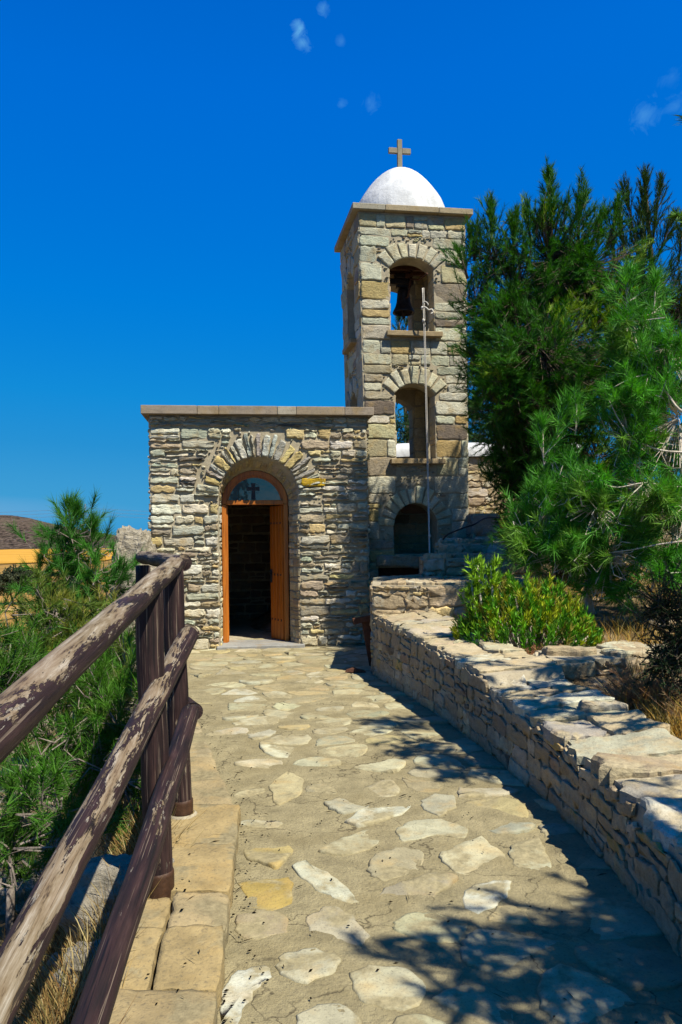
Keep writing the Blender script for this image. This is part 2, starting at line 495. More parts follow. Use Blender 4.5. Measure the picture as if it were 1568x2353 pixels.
class Hole:
    def __init__(s, u0, u1, sill, spring, rise):
        s.u0, s.u1, s.sill, s.spring, s.rise = u0, u1, sill, spring, rise
        s.uc, s.a = (u0 + u1) / 2, (u1 - u0) / 2
        if rise > 1e-4:
            s.R = (s.a ** 2 + rise ** 2) / (2 * rise); s.cy = spring + rise - s.R
            s.al = math.pi / 2 if rise >= s.a - 1e-4 else math.asin(s.a / s.R)
        else:
            s.R = None
    def top(s, u):
        if s.R is None: return s.spring
        return s.cy + math.sqrt(max(0, s.R ** 2 - (u - s.uc) ** 2))
    def half(s, v, t):
        """half width kept free of coursed stones at height v"""
        if v < s.sill - 0.001: return 0
        if s.R is None: return s.a if v < s.spring else 0
        if v <= s.spring: return s.a
        o = (s.R + t) ** 2 - (v - s.cy) ** 2
        if o <= 0: return 0
        h = math.sqrt(o)
        if s.al < math.pi / 2 - 0.01:
            h = min(h, max(0.0, (v - s.cy) * math.tan(s.al)) + 0.01)
        return h
    def us(s, n=14):
        if s.R is None: return [s.u0, s.u1]
        return [s.uc - s.a * math.cos(math.pi * k / n) for k in range(n + 1)]

def plate(mb, f, W, H, holes_f, holes_b, T, mi=0, z0=0.0, col=(1, 1, 1)):
    """wall slab with (arched) openings: f(u, v, d) with d outward; front at 0, back at -T"""
    for side, holes in ((0, holes_f), (1, holes_b)):
        us = {0.0, W}
        for h in holes: us.update(h.us())
        us = sorted(us)
        d = 0.0 if side == 0 else -T
        for a, b in zip(us[:-1], us[1:]):
            if b - a < 1e-6: continue
            mid = (a + b) / 2
            segs = [(z0, z0)]
            for h in sorted([h for h in holes if h.u0 - 1e-6 <= mid <= h.u1 + 1e-6], key=lambda q: q.sill):
                segs.append((h.sill, h.sill)); segs.append((h.top(a), h.top(b)))
            segs.append((H, H))
            for k in range(0, len(segs), 2):
                lo, hi = segs[k], segs[k + 1]
                q = [f(a, lo[0], d), f(b, lo[1], d), f(b, hi[1], d), f(a, hi[0], d)]
                mb.add(q, [[0, 1, 2, 3] if side == 0 else [3, 2, 1, 0]], col, mi, False)
    for hf, hb in zip(holes_f, holes_b):
        pf = [(u, hf.top(u)) for u in hf.us()]; pb = [(u, hb.top(u)) for u in hb.us()]
        pf = [(hf.u0, hf.sill)] + pf + [(hf.u1, hf.sill)]
        pb = [(hb.u0, hb.sill)] + pb + [(hb.u1, hb.sill)]
        n = len(pf)
        for i in range(n):
            j = (i + 1) % n
            q = [f(*pf[i], 0), f(*pf[j], 0), f(*pb[j], -T), f(*pb[i], -T)]
            mb.add(q, [[3, 2, 1, 0]], col, mi, False)
    for (ua, va, ub, vb) in ((0, z0, 0, H), (W, H, W, z0), (0, H, W, H), (W, z0, 0, z0)):
        q = [f(ua, va, 0), f(ub, vb, 0), f(ub, vb, -T), f(ua, va, -T)]
        mb.add(q, [[3, 2, 1, 0]], col, mi, False)

def voussoirs(mb, f, h, n, t0, t1, pal, depth, gap=0.008, thin=False, mi=1, proud=0.0):
    a0 = math.pi / 2 + h.al; a1 = math.pi / 2 - h.al
    w = [random.uniform(0.55, 1.6) if thin else random.uniform(0.9, 1.1) for _ in range(n)]
    s = sum(w); ang = a0
    for k in range(n):
        b = ang - (a0 - a1) * w[k] / s
        g = gap / h.R
        r0, r1 = h.R + 0.002, h.R + random.uniform(t0, t1)
        A, B = ang - g / 2, b + g / 2
        g2 = g * h.R / r1
        poly = [(h.uc + r0 * math.cos(A), h.cy + r0 * math.sin(A)), (h.uc + r0 * math.cos(B), h.cy + r0 * math.sin(B)),
                (h.uc + r1 * math.cos(B + g2), h.cy + r1 * math.sin(B + g2)), (h.uc + r1 * math.cos(A - g2), h.cy + r1 * math.sin(A - g2))]
        stone(mb, poly, f, depth * random.uniform(0.8, 1.3) + proud, pick(pal), mi, round_=thin, rough=.006 if thin else .002, lump=.16 if thin else .06)
        ang = b

def coursed(mb, f, W, z0, z1, holes, ring, pal, hmin, hmax, lmin, lmax, depth, gap=0.012, mi=1, split=0.25, quoin=0.0, qlen=(0.3, 0.45), mask=None, rough=0.005):
    v = z0
    row = 0
    while v < z1 - 0.03:
        h = random.uniform(hmin, hmax)
        if z1 - v - h < hmin * 0.8: h = z1 - v
        v1 = v + h
        ex = []
        for ho in holes:
            hw = max(ho.half(v + h * k / 4, ring + 0.012) for k in range(5))
            if v < ho.sill < v1: hw = max(hw, ho.a)
            if hw > 0: ex.append((ho.uc - hw - 0.004, ho.uc + hw + 0.004))
        ex.sort()
        spans, u = [], 0.0
        for a, b in ex:
            if a > u: spans.append((u, a))
            u = max(u, b)
        if u < W: spans.append((u, W))
        for a, b in spans:
            u = a
            if b - a < 0.035: continue
            cuts = [a]
            while u < b - 1e-4:
                ln = random.uniform(lmin, lmax)
                if quoin and (u < 1e-3 or abs(u - a) < 1e-3) and (b - a) > 0.2:
                    ln = random.uniform(*qlen)
                if b - u - ln < lmin * 0.7: ln = b - u
                if quoin and b - u - ln > 0 and b - u - ln < qlen[0] and random.random() < 0.7: ln = b - u
                u += ln
                cuts.append(u)
            for c0, c1 in zip(cuts[:-1], cuts[1:]):
                if mask and not mask((c0 + c1) / 2, (v + v1) / 2): continue
                def q(a0, b0, a1, b1):
                    g = gap / 2
                    j = lambda: random.uniform(-0.3, 0.6) * gap
                    e = lambda: random.uniform(0.2, 1.0) * g
                    sl = random.gauss(0, 0.02) * (a1 - a0)
                    return [(a0 + e(), b0 + g + j()), (a1 - e(), b0 + g + j() + sl * .3), (a1 - e(), b1 - g - j() + sl * .3), (a0 + e(), b1 - g - j())]
                if random.random() < split and h > 0.085 and not (quoin and (c1 - c0) > qlen[0]):
                    m = v + h * random.uniform(0.35, 0.65)
                    if random.random() < 0.4 and c1 - c0 > 0.2:
                        mu = c0 + (c1 - c0) * random.uniform(.35, .65)
                        parts = [(c0, v, c1, m), (c0, m, mu, v1), (mu, m, c1, v1)]
                    else:
                        parts = [(c0, v, c1, m), (c0, m, c1, v1)]
                else:
                    parts = [(c0, v, c1, v1)]
                for pp in parts:
                    stone(mb, q(*pp), f, depth * random.uniform(0.55, 1.35), pick(pal), mi, rough=rough)
        v = v1
        row += 1

# ---------------------------------------------------------------- polygons for paving
def clip(poly, p, q):
    """keep the side of the bisector nearer to p"""
    mx, my = (p[0] + q[0]) / 2, (p[1] + q[1]) / 2
    nx, ny = q[0] - p[0], q[1] - p[1]
    out = []
    for i in range(len(poly)):
        a, b = poly[i], poly[(i + 1) % len(poly)]
        da = (a[0] - mx) * nx + (a[1] - my) * ny; db = (b[0] - mx) * nx + (b[1] - my) * ny
        if da <= 0: out.append(a)
        if (da < 0) != (db < 0) and da != db:
            t = da / (da - db)
            out.append((a[0] + (b[0] - a[0]) * t, a[1] + (b[1] - a[1]) * t))
    return out

def voronoi(seeds, reach):
    cells = []
    for i, p in enumerate(seeds):
        poly = [(p[0] - reach, p[1] - reach), (p[0] + reach, p[1] - reach), (p[0] + reach, p[1] + reach), (p[0] - reach, p[1] + reach)]
        for j, q in enumerate(seeds):
            if i != j and abs(q[0] - p[0]) < 2.2 * reach and abs(q[1] - p[1]) < 2.2 * reach:
                poly = clip(poly, p, q)
                if len(poly) < 3: break
        cells.append(poly)
    return cells

def inpoly(x, y, poly):
    c = False
    for i in range(len(poly)):
        a, b = poly[i], poly[i - 1]
        if (a[1] > y) != (b[1] > y) and x < (b[0] - a[0]) * (y - a[1]) / (b[1] - a[1]) + a[0]: c = not c
    return c

def chaikin(p):
    o = []
    for i in range(len(p)):
        a, b = p[i], p[(i + 1) % len(p)]
        o.append((a[0] * .75 + b[0] * .25, a[1] * .75 + b[1] * .25)); o.append((a[0] * .25 + b[0] * .75, a[1] * .25 + b[1] * .75))
    return o

# ---------------------------------------------------------------- foliage
def unit(a):
    return a / (np.linalg.norm(a, axis=-1, keepdims=True) + 1e-9)

def needles(mb, p0, p1, cols, n=40, length=0.1, width=0.004, spread=(0.35, 0.9), t0=0.35, sag=0.0, kite=False, mi=0, tipbias=1.0, colvar=0.2):
    """leaves along shoots p0->p1 (arrays S x 3)"""
    p0, p1, cols = np.asarray(p0), np.asarray(p1), np.asarray(cols)
    S = len(p0)
    d = unit(p1 - p0)
    t = t0 + (1 - t0) * rng.random((S, n)) ** (1.0 / tipbias)
    base = p0[:, None] + (p1 - p0)[:, None] * t[..., None]
    rnd = rng.normal(size=(S, n, 3))
    perp = unit(rnd - (rnd * d[:, None]).sum(-1, keepdims=True) * d[:, None])
    an = rng.uniform(spread[0], spread[1], (S, n))
    dr = d[:, None] * np.cos(an)[..., None] + perp * np.sin(an)[..., None]
    dr[..., 2] -= sag * rng.random((S, n))
    dr = unit(dr)
    L = length * rng.uniform(0.6, 1.15, (S, n))
    side = unit(np.cross(dr, rng.normal(size=(S, n, 3))))
    w = width * rng.uniform(0.7, 1.3, (S, n))
    tip = base + dr * L[..., None]
    c = cols[:, None] * (1 + colvar * rng.normal(size=(S, n, 1))).clip(0.4, 1.8)
    if kite:
        midp = base + dr * (L * 0.45)[..., None]
        v = np.stack([base, midp + side * w[..., None], tip, midp - side * w[..., None]], 2).reshape(-1, 3)
        f = np.arange(len(v)).reshape(-1, 4)
        cc = np.repeat(c.reshape(-1, 3), 4, 0)
    else:
        v = np.stack([base + side * w[..., None] / 2, base - side * w[..., None] / 2, tip], 2).reshape(-1, 3)
        f = np.arange(len(v)).reshape(-1, 3)
        cc = np.repeat(c.reshape(-1, 3), 3, 0)
    mb.bulk(v, f, cc.clip(0.002, 0.8), mi)

def twigs(mb, p0, p1, r0, r1, col, mi=1):
    p0, p1 = np.asarray(p0), np.asarray(p1)
    d = unit(p1 - p0)
    a = unit(np.cross(d, np.array([0.31, 0.9, 0.2]))); b = np.cross(d, a)
    vs = []
    for k in range(3):
        an = 2 * math.pi * k / 3
        o = a * math.cos(an) + b * math.sin(an)
        vs.append(p0 + o * r0); vs.append(p1 + o * r1)
    v = np.stack(vs, 1).reshape(-1, 3)
    S = len(p0)
    q = np.array([[0, 2, 3, 1], [2, 4, 5, 3], [4, 0, 1, 5]])
    f = (q[None] + (np.arange(S) * 6)[:, None, None]).reshape(-1, 4)
    mb.bulk(v, f, np.tile(np.array(col, np.float32), (len(v), 1)), mi)

def conifer(name, label, cat, base, lobes, colA, colB, nlen=0.1, nwid=0.004, npers=45, slen=0.35, up=0.5, barkm='bark',
            trunk_r=0.09, spikes=(), trunk_top=None, group=None, spread=(0.3, 0.85), out=1.0, t0=0.3, rndd=0.6, limb_r=0.03, yellow=0.15,
            tipcol=None, kite=False, trunk_pts=None, inner=0.15, vis_limbs=(), clump=12, csig=.30, density=1.0):
    """lobes: (u, v, Y, ru, rv, shoots) in photograph pixels at depth Y"""
    base = Vector(base)
    e = empty(name, base, label, cat, group=group)
    crown, trunk = MB(), MB()
    W0 = []; W1 = []; CC = []
    top = Vector(trunk_top) if trunk_top is not None else None
    cs = []
    for (u, v, Y, ru, rv, ns) in lobes:
        c = P(u, v, Y); cs.append((c, ru * Y / F, rv * Y / F, int(ns * density)))
    if top is None:
        top = max((c for c, *_ in cs), key=lambda q: q.z)
    if trunk_pts is None:
        tp = []
        for k in range(9):
            t = k / 8
            tp.append(base.lerp(top, t) + Vector((nz(t * 3, base.x * 3, 1), nz(t * 3, base.y * 3, 5), 0)) * 0.15 * math.sin(t * math.pi))
    else:
        tp = [Vector(q) for q in trunk_pts]
    trunk.tube([q - base for q in tp], [trunk_r * (1 - 0.85 * k / (len(tp) - 1)) for k in range(len(tp))], 8)
    for c, rx, rz, ns in cs:
        # limb from the trunk to the lobe
        zz = c.z - 0.4 * (Vector((c.x, c.y, 0)) - Vector((base.x, base.y, 0))).length
        att = min(tp, key=lambda q: abs(q.z - zz))
        mid = att.lerp(c, 0.55) + Vector((0, 0, -0.08 * (c - att).length))
        pts = [att, att.lerp(mid, .5) + Vector((0, 0, -0.01)), mid, mid.lerp(c, .5), c]
        trunk.tube([q - base for q in cr(pts, 2)], list(np.linspace(limb_r, limb_r * 0.3, 9)), 5)
        nc = max(3, ns // clump)
        oc = unit(rng.normal(size=(nc, 3))); rc = (inner + (1 - inner) * rng.random(nc) ** 0.5)[:, None]
        pick_ = rng.integers(0, nc, ns)
        tone = (0.72 + 0.62 * rng.random(nc))[pick_][:, None]
        yc = (rng.random(nc) < yellow)[pick_][:, None]
        o = unit(oc[pick_] + rng.normal(size=(ns, 3)) * .25); rad = rc[pick_]
        ctr = np.array(c) + oc[pick_] * rad * np.array([rx, rx * 0.9, rz]) - np.array([0, 0, rz * 0.1]) + rng.normal(size=(ns, 3)) * csig * slen
        dr = unit(o * out * rad + np.array([0, 0, up]) + rng.normal(size=(ns, 3)) * rndd * 0.5)
        ln = slen * rng.uniform(0.6, 1.3, ns)[:, None]
        p1 = ctr + dr * ln * 0.5; p0 = ctr - dr * ln * 0.5
        W0.append(p0); W1.append(p1)
        m = rng.random(ns)[:, None]
        # clumps of older and younger growth: leaf colour differs from spray to spray
        cl = np.array([0.5 + 0.5 * nz(q[0] * 2.2, q[1] * 2.2, q[2] * 2.2) for q in ctr])[:, None]
        col = np.array(colA) * (1 - m * 0.6) + np.array(colB) * m * 0.6
        col = col * (0.75 + 0.5 * cl)
        col = col * tone
        yl = yc
        if tipcol is not None:
            col = np.where(yl, np.array(tipcol) * (0.7 + 0.5 * m), col)
        CC.append(col)
        # twigs join the shoots to the middle of the lobe
        twigs(trunk, np.array(c)[None] * 0.75 + p0 * 0.25 - np.array(base), p0 - np.array(base), 0.006, 0.004, (1, 1, 1), 0)
    for (u, v, Y, du, dv, ns) in spikes:       # leaders: a spray of steep shoots along a line from (u,v) to (u+du, v+dv)
        a, b = P(u, v, Y), P(u + du, v + dv, Y)
        trunk.tube([a - base, a.lerp(b, .5) - base, b - base], [limb_r * .5, limb_r * .3, 0.004], 5)
        t = rng.random(ns)[:, None]
        st = np.array(a) * (1 - t) + np.array(b) * t
        ax = unit(np.array(b - a))
        o = rng.normal(size=(ns, 3)) * 0.45
        dr = unit(ax + o * (1.05 - t * 0.75))
        ln = slen * rng.uniform(0.7, 1.3, ns)[:, None] * (1.15 - 0.55 * t)
        W0.append(st); W1.append(st + dr * ln)
        m = rng.random(ns)[:, None]
        CC.append(np.array(colA) * (1 - m) + np.array(colB) * m)
    p0 = np.concatenate(W0) - np.array(base); p1 = np.concatenate(W1) - np.array(base); cc = np.concatenate(CC)
    needles(crown, p0, p1, cc, npers, nlen, nwid, spread, t0, kite=kite)
    twigs(trunk, p0, p1, 0.0045, 0.002, (1, 1, 1), 0)
    for pts, r in vis_limbs:
        q = cr(pts, 4)
        trunk.tube([x - base for x in q], list(np.linspace(r, r * 0.35, len(q))), 6)
    trunk.build('trunk', M[barkm], e)
    crown.build('crown', M['needle'], e)
    return e

# ================================================================ TERRAIN
def left_edge(y):
    pts = [(-6, -0.80), (1.5, -0.84), (4.6, -1.04), (6.5, -1.6), (9, -2.4), (11.3, -3.0), (16, -3.2), (60, -3.2)]
    for (a, xa), (b, xb) in zip(pts[:-1], pts[1:]):
        if y <= b: return xa + (xb - xa) * max(0, (y - a)) / (b - a)
    return pts[-1][1]

def terrain(x, y):
    far = smooth(22, 60, y)
    xl = left_edge(y)
    z = -0.07
    d = xl - x
    if d > 0:
        z = -0.07 - 0.95 * smooth(0.0, 0.7, d) - 0.17 * max(0, d - 0.5)
        z += 0.10 * nz(x, y, 0, 1.3) * smooth(0, 0.6, d)
    r = x - 1.55
    if r > 0 and y > -2:
        k = smooth(0, 0.35, r)
        bed = 0.34 + 0.17 * smooth(5.9, 6.6, y) + 0.25 * smooth(7.4, 9.5, y) + 0.75 * smooth(9.5, 14, y) + 0.09 * max(0, r - 0.6)
        bed += 0.05 * nz(x, y, 3, 2.2)
        z = max(z, -0.07 + (bed + 0.07) * k)
    if y > 12.2 and x > -2:
        z = max(z, 1.3 * smooth(12.2, 15, y) * smooth(-2.2, 0.5, x) - 0.07)
    z = max(z, -7 + 0.5 * nz(x, y, 0, 0.02))
    z = z * (1 - far) + far * (-7 + 0.25 * nz(x, y, 0, 0.03))
    return z

def axis(*parts):
    return np.unique(np.concatenate([np.linspace(a, b, n) for a, b, n in parts]))
xs = axis((-3000, -300, 16), (-300, -40, 30), (-40, -8, 40), (-8, 6, 110), (6, 40, 30), (40, 3000, 20))
ys = axis((-40, -3, 12), (-3, 15, 130), (15, 40, 40), (40, 300, 40), (300, 4000, 20))
mb = MB()
V = [(x, y, terrain(x, y)) for y in ys for x in xs]
nx = len(xs)
idx = np.arange(len(V)).reshape(len(ys), nx)
Fq = np.stack([idx[:-1, :-1], idx[:-1, 1:], idx[1:, 1:], idx[1:, :-1]], -1).reshape(-1, 4)
mb.bulk(V, Fq, np.ones((len(V), 3)), sm=True)
tag(mb.build('ground', M['ground']), kind='structure')

def sheet(name, poly_uv, z_off, mat, zb=-7.0, n=24):
    """a field lying on the plain, outline given in photograph pixels on the plain"""
    mb = MB()
    L = [G(u, v, zb) for u, v in poly_uv[0]]; Rr = [G(u, v, zb) for u, v in poly_uv[1]]
    L, Rr = cr(L, 4), cr(Rr, 4)
    vs = []
    for a, b in zip(L, Rr):
        for k in range(n + 1):
            p = a.lerp(b, k / n)
            vs.append((p.x, p.y, terrain(p.x, p.y) + z_off))
    fs = [[i * (n + 1) + k, i * (n + 1) + k + 1, (i + 1) * (n + 1) + k + 1, (i + 1) * (n + 1) + k] for i in range(len(L) - 1) for k in range(n)]
    mb.add(vs, fs)
    return tag(mb.build(name, mat), kind='structure')

sheet('grain_field', ([(-120, 1300), (-120, 1275), (-120, 1263)], [(240, 1290), (300, 1275), (300, 1261)]), 0.35, M['field'])
sheet('fallow_field', ([(-200, 1460), (-200, 1420), (-200, 1382)], [(160, 1440), (260, 1410), (230, 1365)]), 0.2, M['fallow'])
sheet('dirt_track', ([(-100, 1430), (60, 1404), (130, 1392)], [(-100, 1418), (60, 1397), (130, 1388)]), 0.3, M['track'])

def prof(x):
    pts = [(-1400, 2), (-900, 4), (-560, 13), (-470, 20), (-415, 27), (-390, 29.5), (-372, 27.5), (-349, 21.7), (-305, 11.7), (-254, 2.8), (-200, -2), (-100, -7.5), (0, -8)]
    for (a, za), (b, zb) in zip(pts[:-1], pts[1:]):
        if x <= b:
            t = max(0, (x - a)) / (b - a); t = t * t * (3 - 2 * t) * 0.35 + t * 0.65
            return za + (zb - za) * t
    return -8
mb = MB()
hx, hy = np.linspace(-1400, 0, 150), np.linspace(600, 1300, 50)
V = []
for y in hy:
    for x in hx:
        e = math.exp(-((y - 900) / 150) ** 2)
        V.append((x, y, -8 + (prof(x * (900 / max(y, 700)) if y < 900 else x) + 8 + 1.4 * nz(x, y, 0, 0.018) + 0.6 * nz(x, y, 4, 0.06)) * e))
idx = np.arange(len(V)).reshape(50, 150)
Fq = np.stack([idx[:-1, :-1], idx[:-1, 1:], idx[1:, 1:], idx[1:, :-1]], -1).reshape(-1, 4)
mb.bulk(V, Fq, np.ones((len(V), 3)), sm=True)
tag(mb.build('hill', M['hill']), kind='structure')

# ================================================================ PATH
WB = [Vector((x, y, 0)) for x, y in ((.34, 9.32), (.40, 9.02), (.62, 8.1), (.847, 7.14), (1.02, 6.2), (1.15, 5.36), (1.235, 4.8), (1.275, 4.36), (1.30, 3.7), (1.28, 2.9), (1.22, 2.0), (1.12, 1.0), (1.0, 0.0))]
WBC = cr(WB, 10)
def wall_x(y):
    for a, b in zip(WBC[:-1], WBC[1:]):
        if b.y <= y <= a.y: return a.x + (b.x - a.x) * (y - a.y) / (b.y - a.y)
    return 0.6 if y > 9.3 else 1.0
def kerb_x(y):    # path side of the kerb
    pts = [(-2, -0.36), (2.5, -0.42), (4.55, -0.605), (6.5, -1.15), (9, -2.0), (11.2, -2.8), (13, -3)]
    for (a, xa), (b, xb) in zip(pts[:-1], pts[1:]):
        if y <= b: return xa + (xb - xa) * max(0, (y - a)) / (b - a)
    return -3

mb = MB()
py = np.linspace(-2, 12.6, 120)
rows = []
vs = []
for y in py:
    a, b = kerb_x(y) - 0.12, (wall_x(y) + 0.25 if y < 9.2 else 2.4)
    for k in range(15):
        x = a + (b - a) * k / 14
        vs.append((x, y, 0.010 * nz(x, y, 0, 2.0) + 0.003 * nz(x, y, 2, 9)))
fs = [[i * 15 + k, i * 15 + k + 1, (i + 1) * 15 + k + 1, (i + 1) * 15 + k] for i in range(119) for k in range(14)]
mb.add(vs, fs)
# skirt on the open side
sk = [(kerb_x(y) - 0.12, y, 0.0) for y in py] + [(kerb_x(y) - 0.16, y, -1.0) for y in py]
mb.add(sk, [[i, i + 1, 120 + i + 1, 120 + i] for i in range(119)])

MAN = [
 ([(800, 1890), (845, 1852), (900, 1835), (940, 1850), (925, 1870), (880, 1885), (830, 1900)], (0.518, 0.511, 0.372)),
 ([(672, 1995), (700, 1985), (740, 2005), (790, 2035), (820, 2070), (790, 2072), (740, 2050), (700, 2022)], (0.490, 0.482, 0.341)),
 ([(1065, 2060), (1090, 2040), (1130, 2030), (1172, 2030), (1165, 2060), (1140, 2080), (1100, 2095), (1075, 2085)], (0.533, 0.526, 0.397)),
 ([(845, 2000), (865, 1965), (930, 1950), (970, 1960), (970, 1985), (940, 2010), (880, 2025)], (0.346, 0.302, 0.180)),
 ([(1012, 1970), (1060, 1945), (1105, 1930), (1155, 1965), (1155, 1990), (1100, 2010), (1050, 2005)], (0.475, 0.432, 0.267)),
 ([(1172, 1950), (1240, 1935), (1258, 1970), (1270, 2025), (1220, 2018), (1185, 1985)], (0.418, 0.403, 0.260)),
 ([(550, 2030), (660, 2025), (670, 2045), (665, 2075), (620, 2095), (580, 2080)], (0.360, 0.259, 0.068)),
 ([(560, 1935), (620, 1930), (672, 1955), (640, 2000), (600, 1985), (570, 1975)], (0.403, 0.317, 0.124)),
 ([(515, 2270), (545, 2238), (610, 2225), (620, 2245), (595, 2270), (560, 2320), (535, 2360), (512, 2360)], (0.547, 0.547, 0.434)),
 ([(710, 2110), (760, 2088), (810, 2110), (845, 2145), (815, 2185), (760, 2170), (720, 2150)], (0.396, 0.353, 0.236)),
 ([(810, 2240), (850, 2222), (930, 2230), (970, 2260), (970, 2300), (920, 2325), (850, 2310), (815, 2280)], (0.461, 0.432, 0.279)),
 ([(640, 2200), (720, 2180), (780, 2200), (760, 2240), (700, 2262), (650, 2245)], (0.418, 0.389, 0.260)),
 ([(735, 1960), (790, 1925), (850, 1905), (875, 1925), (850, 1950), (790, 1965)], (0.389, 0.360, 0.223)),
 ([(915, 1910), (940, 1890), (1010, 1885), (1072, 1905), (1060, 1925), (1000, 1918), (930, 1932)], (0.432, 0.410, 0.267)),
 ([(970, 1840), (1000, 1825), (1040, 1830), (1045, 1855), (1010, 1875), (975, 1860)], (0.360, 0.338, 0.229)),
 ([(745, 1850), (790, 1830), (835, 1840), (830, 1860), (790, 1872)], (0.374, 0.353, 0.242)),
 ([(545, 2110), (600, 2095), (660, 2105), (655, 2140), (590, 2160), (550, 2150)], (0.317, 0.259, 0.155)),
 ([(680, 2340), (740, 2310), (800, 2318), (830, 2353), (800, 2390), (700, 2385)], (0.403, 0.374, 0.248)),
 ([(855, 2075), (900, 2040), (1000, 2020), (1050, 2025), (1000, 2055), (930, 2085)], (0.288, 0.252, 0.167)),
 ([(620, 1805), (660, 1775), (695, 1790), (690, 1825), (640, 1850)], (0.446, 0.382, 0.205)),
 ([(1105, 1895), (1160, 1885), (1225, 1898), (1215, 1915), (1140, 1915)], (0.331, 0.331, 0.236)),
]
mc = (.300, .254, .140)
fpath = lambda u, v, d: (u, v, d + 0.010 * nz(u, v, 0, 2.0) + 0.001)
def near_px(y): return 1.0
manp = []
for poly, c in MAN:
    q = [G(u, v).to_2d()[:] for u, v in poly]
    mx_, my_ = sum(t[0] for t in q) / len(q), sum(t[1] for t in q) / len(q)
    q = [(mx_ + (t[0] - mx_) * 1.10, my_ + (t[1] - my_) * 1.10) for t in q]
    if sum(q[i - 1][0] * q[i][1] - q[i][0] * q[i - 1][1] for i in range(len(q))) < 0: q = q[::-1]
    manp.append(q)
    stone(mb, q, fpath, 0.005, tuple(.9 * a + .1 * b for a, b in zip(c, mc)), 1, rough=0.006, inset=0.010, sub=2, flat=False)
BIG = []
for m in manp:
    gx, gy = sum(t[0] for t in m) / len(m), sum(t[1] for t in m) / len(m)
    BIG.append([(gx + (t[0] - gx) * 1.05, gy + (t[1] - gy) * 1.05) for t in m])
seeds = []
y = 0.4
while y < 11.9:
    step = 0.34 if y < 4.5 else 0.36
    a, b = kerb_x(y) + 0.05, (wall_x(y) + 0.05 if y < 9.3 else 1.6)
    x = a + random.uniform(0.05, 0.2)
    while x < b:
        sx, sy = x + random.uniform(-.1, .1), y + random.uniform(-.12, .12)
        if all(math.hypot(sx - t[0], sy - t[1]) > 0.13 for t in seeds[-60:]): seeds.append((sx, sy))
        x += step * random.uniform(0.8, 1.45)
    y += step * 0.85
for s, cell in zip(seeds, voronoi(seeds, 0.42)):
    if len(cell) < 3 or random.random() < 0.05: continue
    k = random.choice([0.76, 0.84, 0.9, 0.93, 0.96]) if s[1] > 4.6 else random.choice([0.9, 0.93, 0.96])
    cx = sum(p[0] for p in cell) / len(cell); cy = sum(p[1] for p in cell) / len(cell)
    ok_ = False
    for kk in (k, k * .88, k * .76, k * .64, k * .52, k * .4):
        q = chaikin([(cx + (p[0] - cx) * kk, cy + (p[1] - cy) * kk) for p in cell])
        if min(p[0] for p in q) < kerb_x(cy) - 0.02: continue
        if any(inpoly(px, py_, m) for m in BIG for px, py_ in q) or any(inpoly(t[0], t[1], q) for m in BIG for t in m): continue
        ok_ = True; break
    if not ok_: continue
    c = pick(PAL_PATH)
    f = 0.42 + 0.55 * random.random()
    c = tuple(mc[i] * (1 - f) + c[i] * f for i in range(3))
    stone(mb, q, fpath, random.uniform(0.002, 0.005), c, 1, rough=0.005, inset=0.012, sub=1, flat=False)
path = tag(mb.build('path', [M['pathmortar'], M['slab']]), kind='structure')

# kerb of sandstone blocks (raised near the camera, flush further on)
mb = MB()
y = 0.6
joints = [0.6, 1.25, 1.95, 2.70, 3.12, 3.42, 4.0, 4.55]
for a, b in zip(joints[:-1], joints[1:]):
    for lo, hi in (((0.0, 0.245), (0.250, 0.43)) if a >= 2.7 and a < 3.3 else ((0.0, 0.43),)):
        h = 0.085 + random.uniform(-.006, .006)
        cs = []
        for yy, xo in ((a + .007, lo), (a + .007, hi), (b - .007, hi), (b - .007, lo)):
            cs.append((kerb_x(yy) - xo, yy))
        stone(mb, [cs[1], cs[0], cs[3], cs[2]], lambda u, v, d: (u, v, d), h, random.choice([(.37, .275, .125), (.35, .265, .13), (.39, .30, .155)]), 0, rough=0.0035, inset=0.006, back=0.6, sub=6, lump=.025)
for k in range(9):
    a = 4.56 + k * 0.62; b = a + 0.60
    cs = [(kerb_x(a) - .01, a), (kerb_x(a) - .38, a), (kerb_x(b) - .38, b), (kerb_x(b) - .01, b)]
    stone(mb, cs[::-1], lambda u, v, d: (u, v, d), 0.012, random.choice([(.36, .28, .145), (.38, .31, .175)]), 0, rough=0.006, inset=0.02, back=0.8, sub=4)
tag(mb.build('kerb', M['kerb']), kind='structure')

# leaf litter: small dry flakes and twigs
mb = MB()
for k in range(620):
    y = 1.9 + 7.5 * random.random() ** 1.7
    x = random.uniform(kerb_x(y) - 0.45, wall_x(y) - 0.05)
    if random.random() < 0.35: x = kerb_x(y) + abs(random.gauss(0, 0.09))
    z = 0.1 if (x < kerb_x(y) and y < 4.5) else 0.014
    if kerb_x(y) - 0.02 < x < kerb_x(y) + 0.0: continue
    an = random.uniform(0, math.pi)
    L, w = (random.uniform(.005, .013), random.uniform(.002, .005)) if random.random() < .8 else (random.uniform(.02, .05), .0016)
    ax, ay = math.cos(an) * L, math.sin(an) * L
    bx, by = -math.sin(an) * w, math.cos(an) * w
    t = random.uniform(0.002, 0.006)
    c = random.choice([(.05, .035, .02), (.03, .025, .02), (.10, .06, .03)])
    mb.add([(x - ax, y - ay, z), (x + bx, y + by, z + t), (x + ax, y + ay, z + t * .4), (x - bx, y - by, z)], [[0, 1, 2], [0, 2, 3], [2, 1, 0], [3, 2, 0]], c)
tag(mb.build('leaf_litter', M['straw']), 'dry leaf flakes and twigs strewn over the paving', None, None, 'stuff')

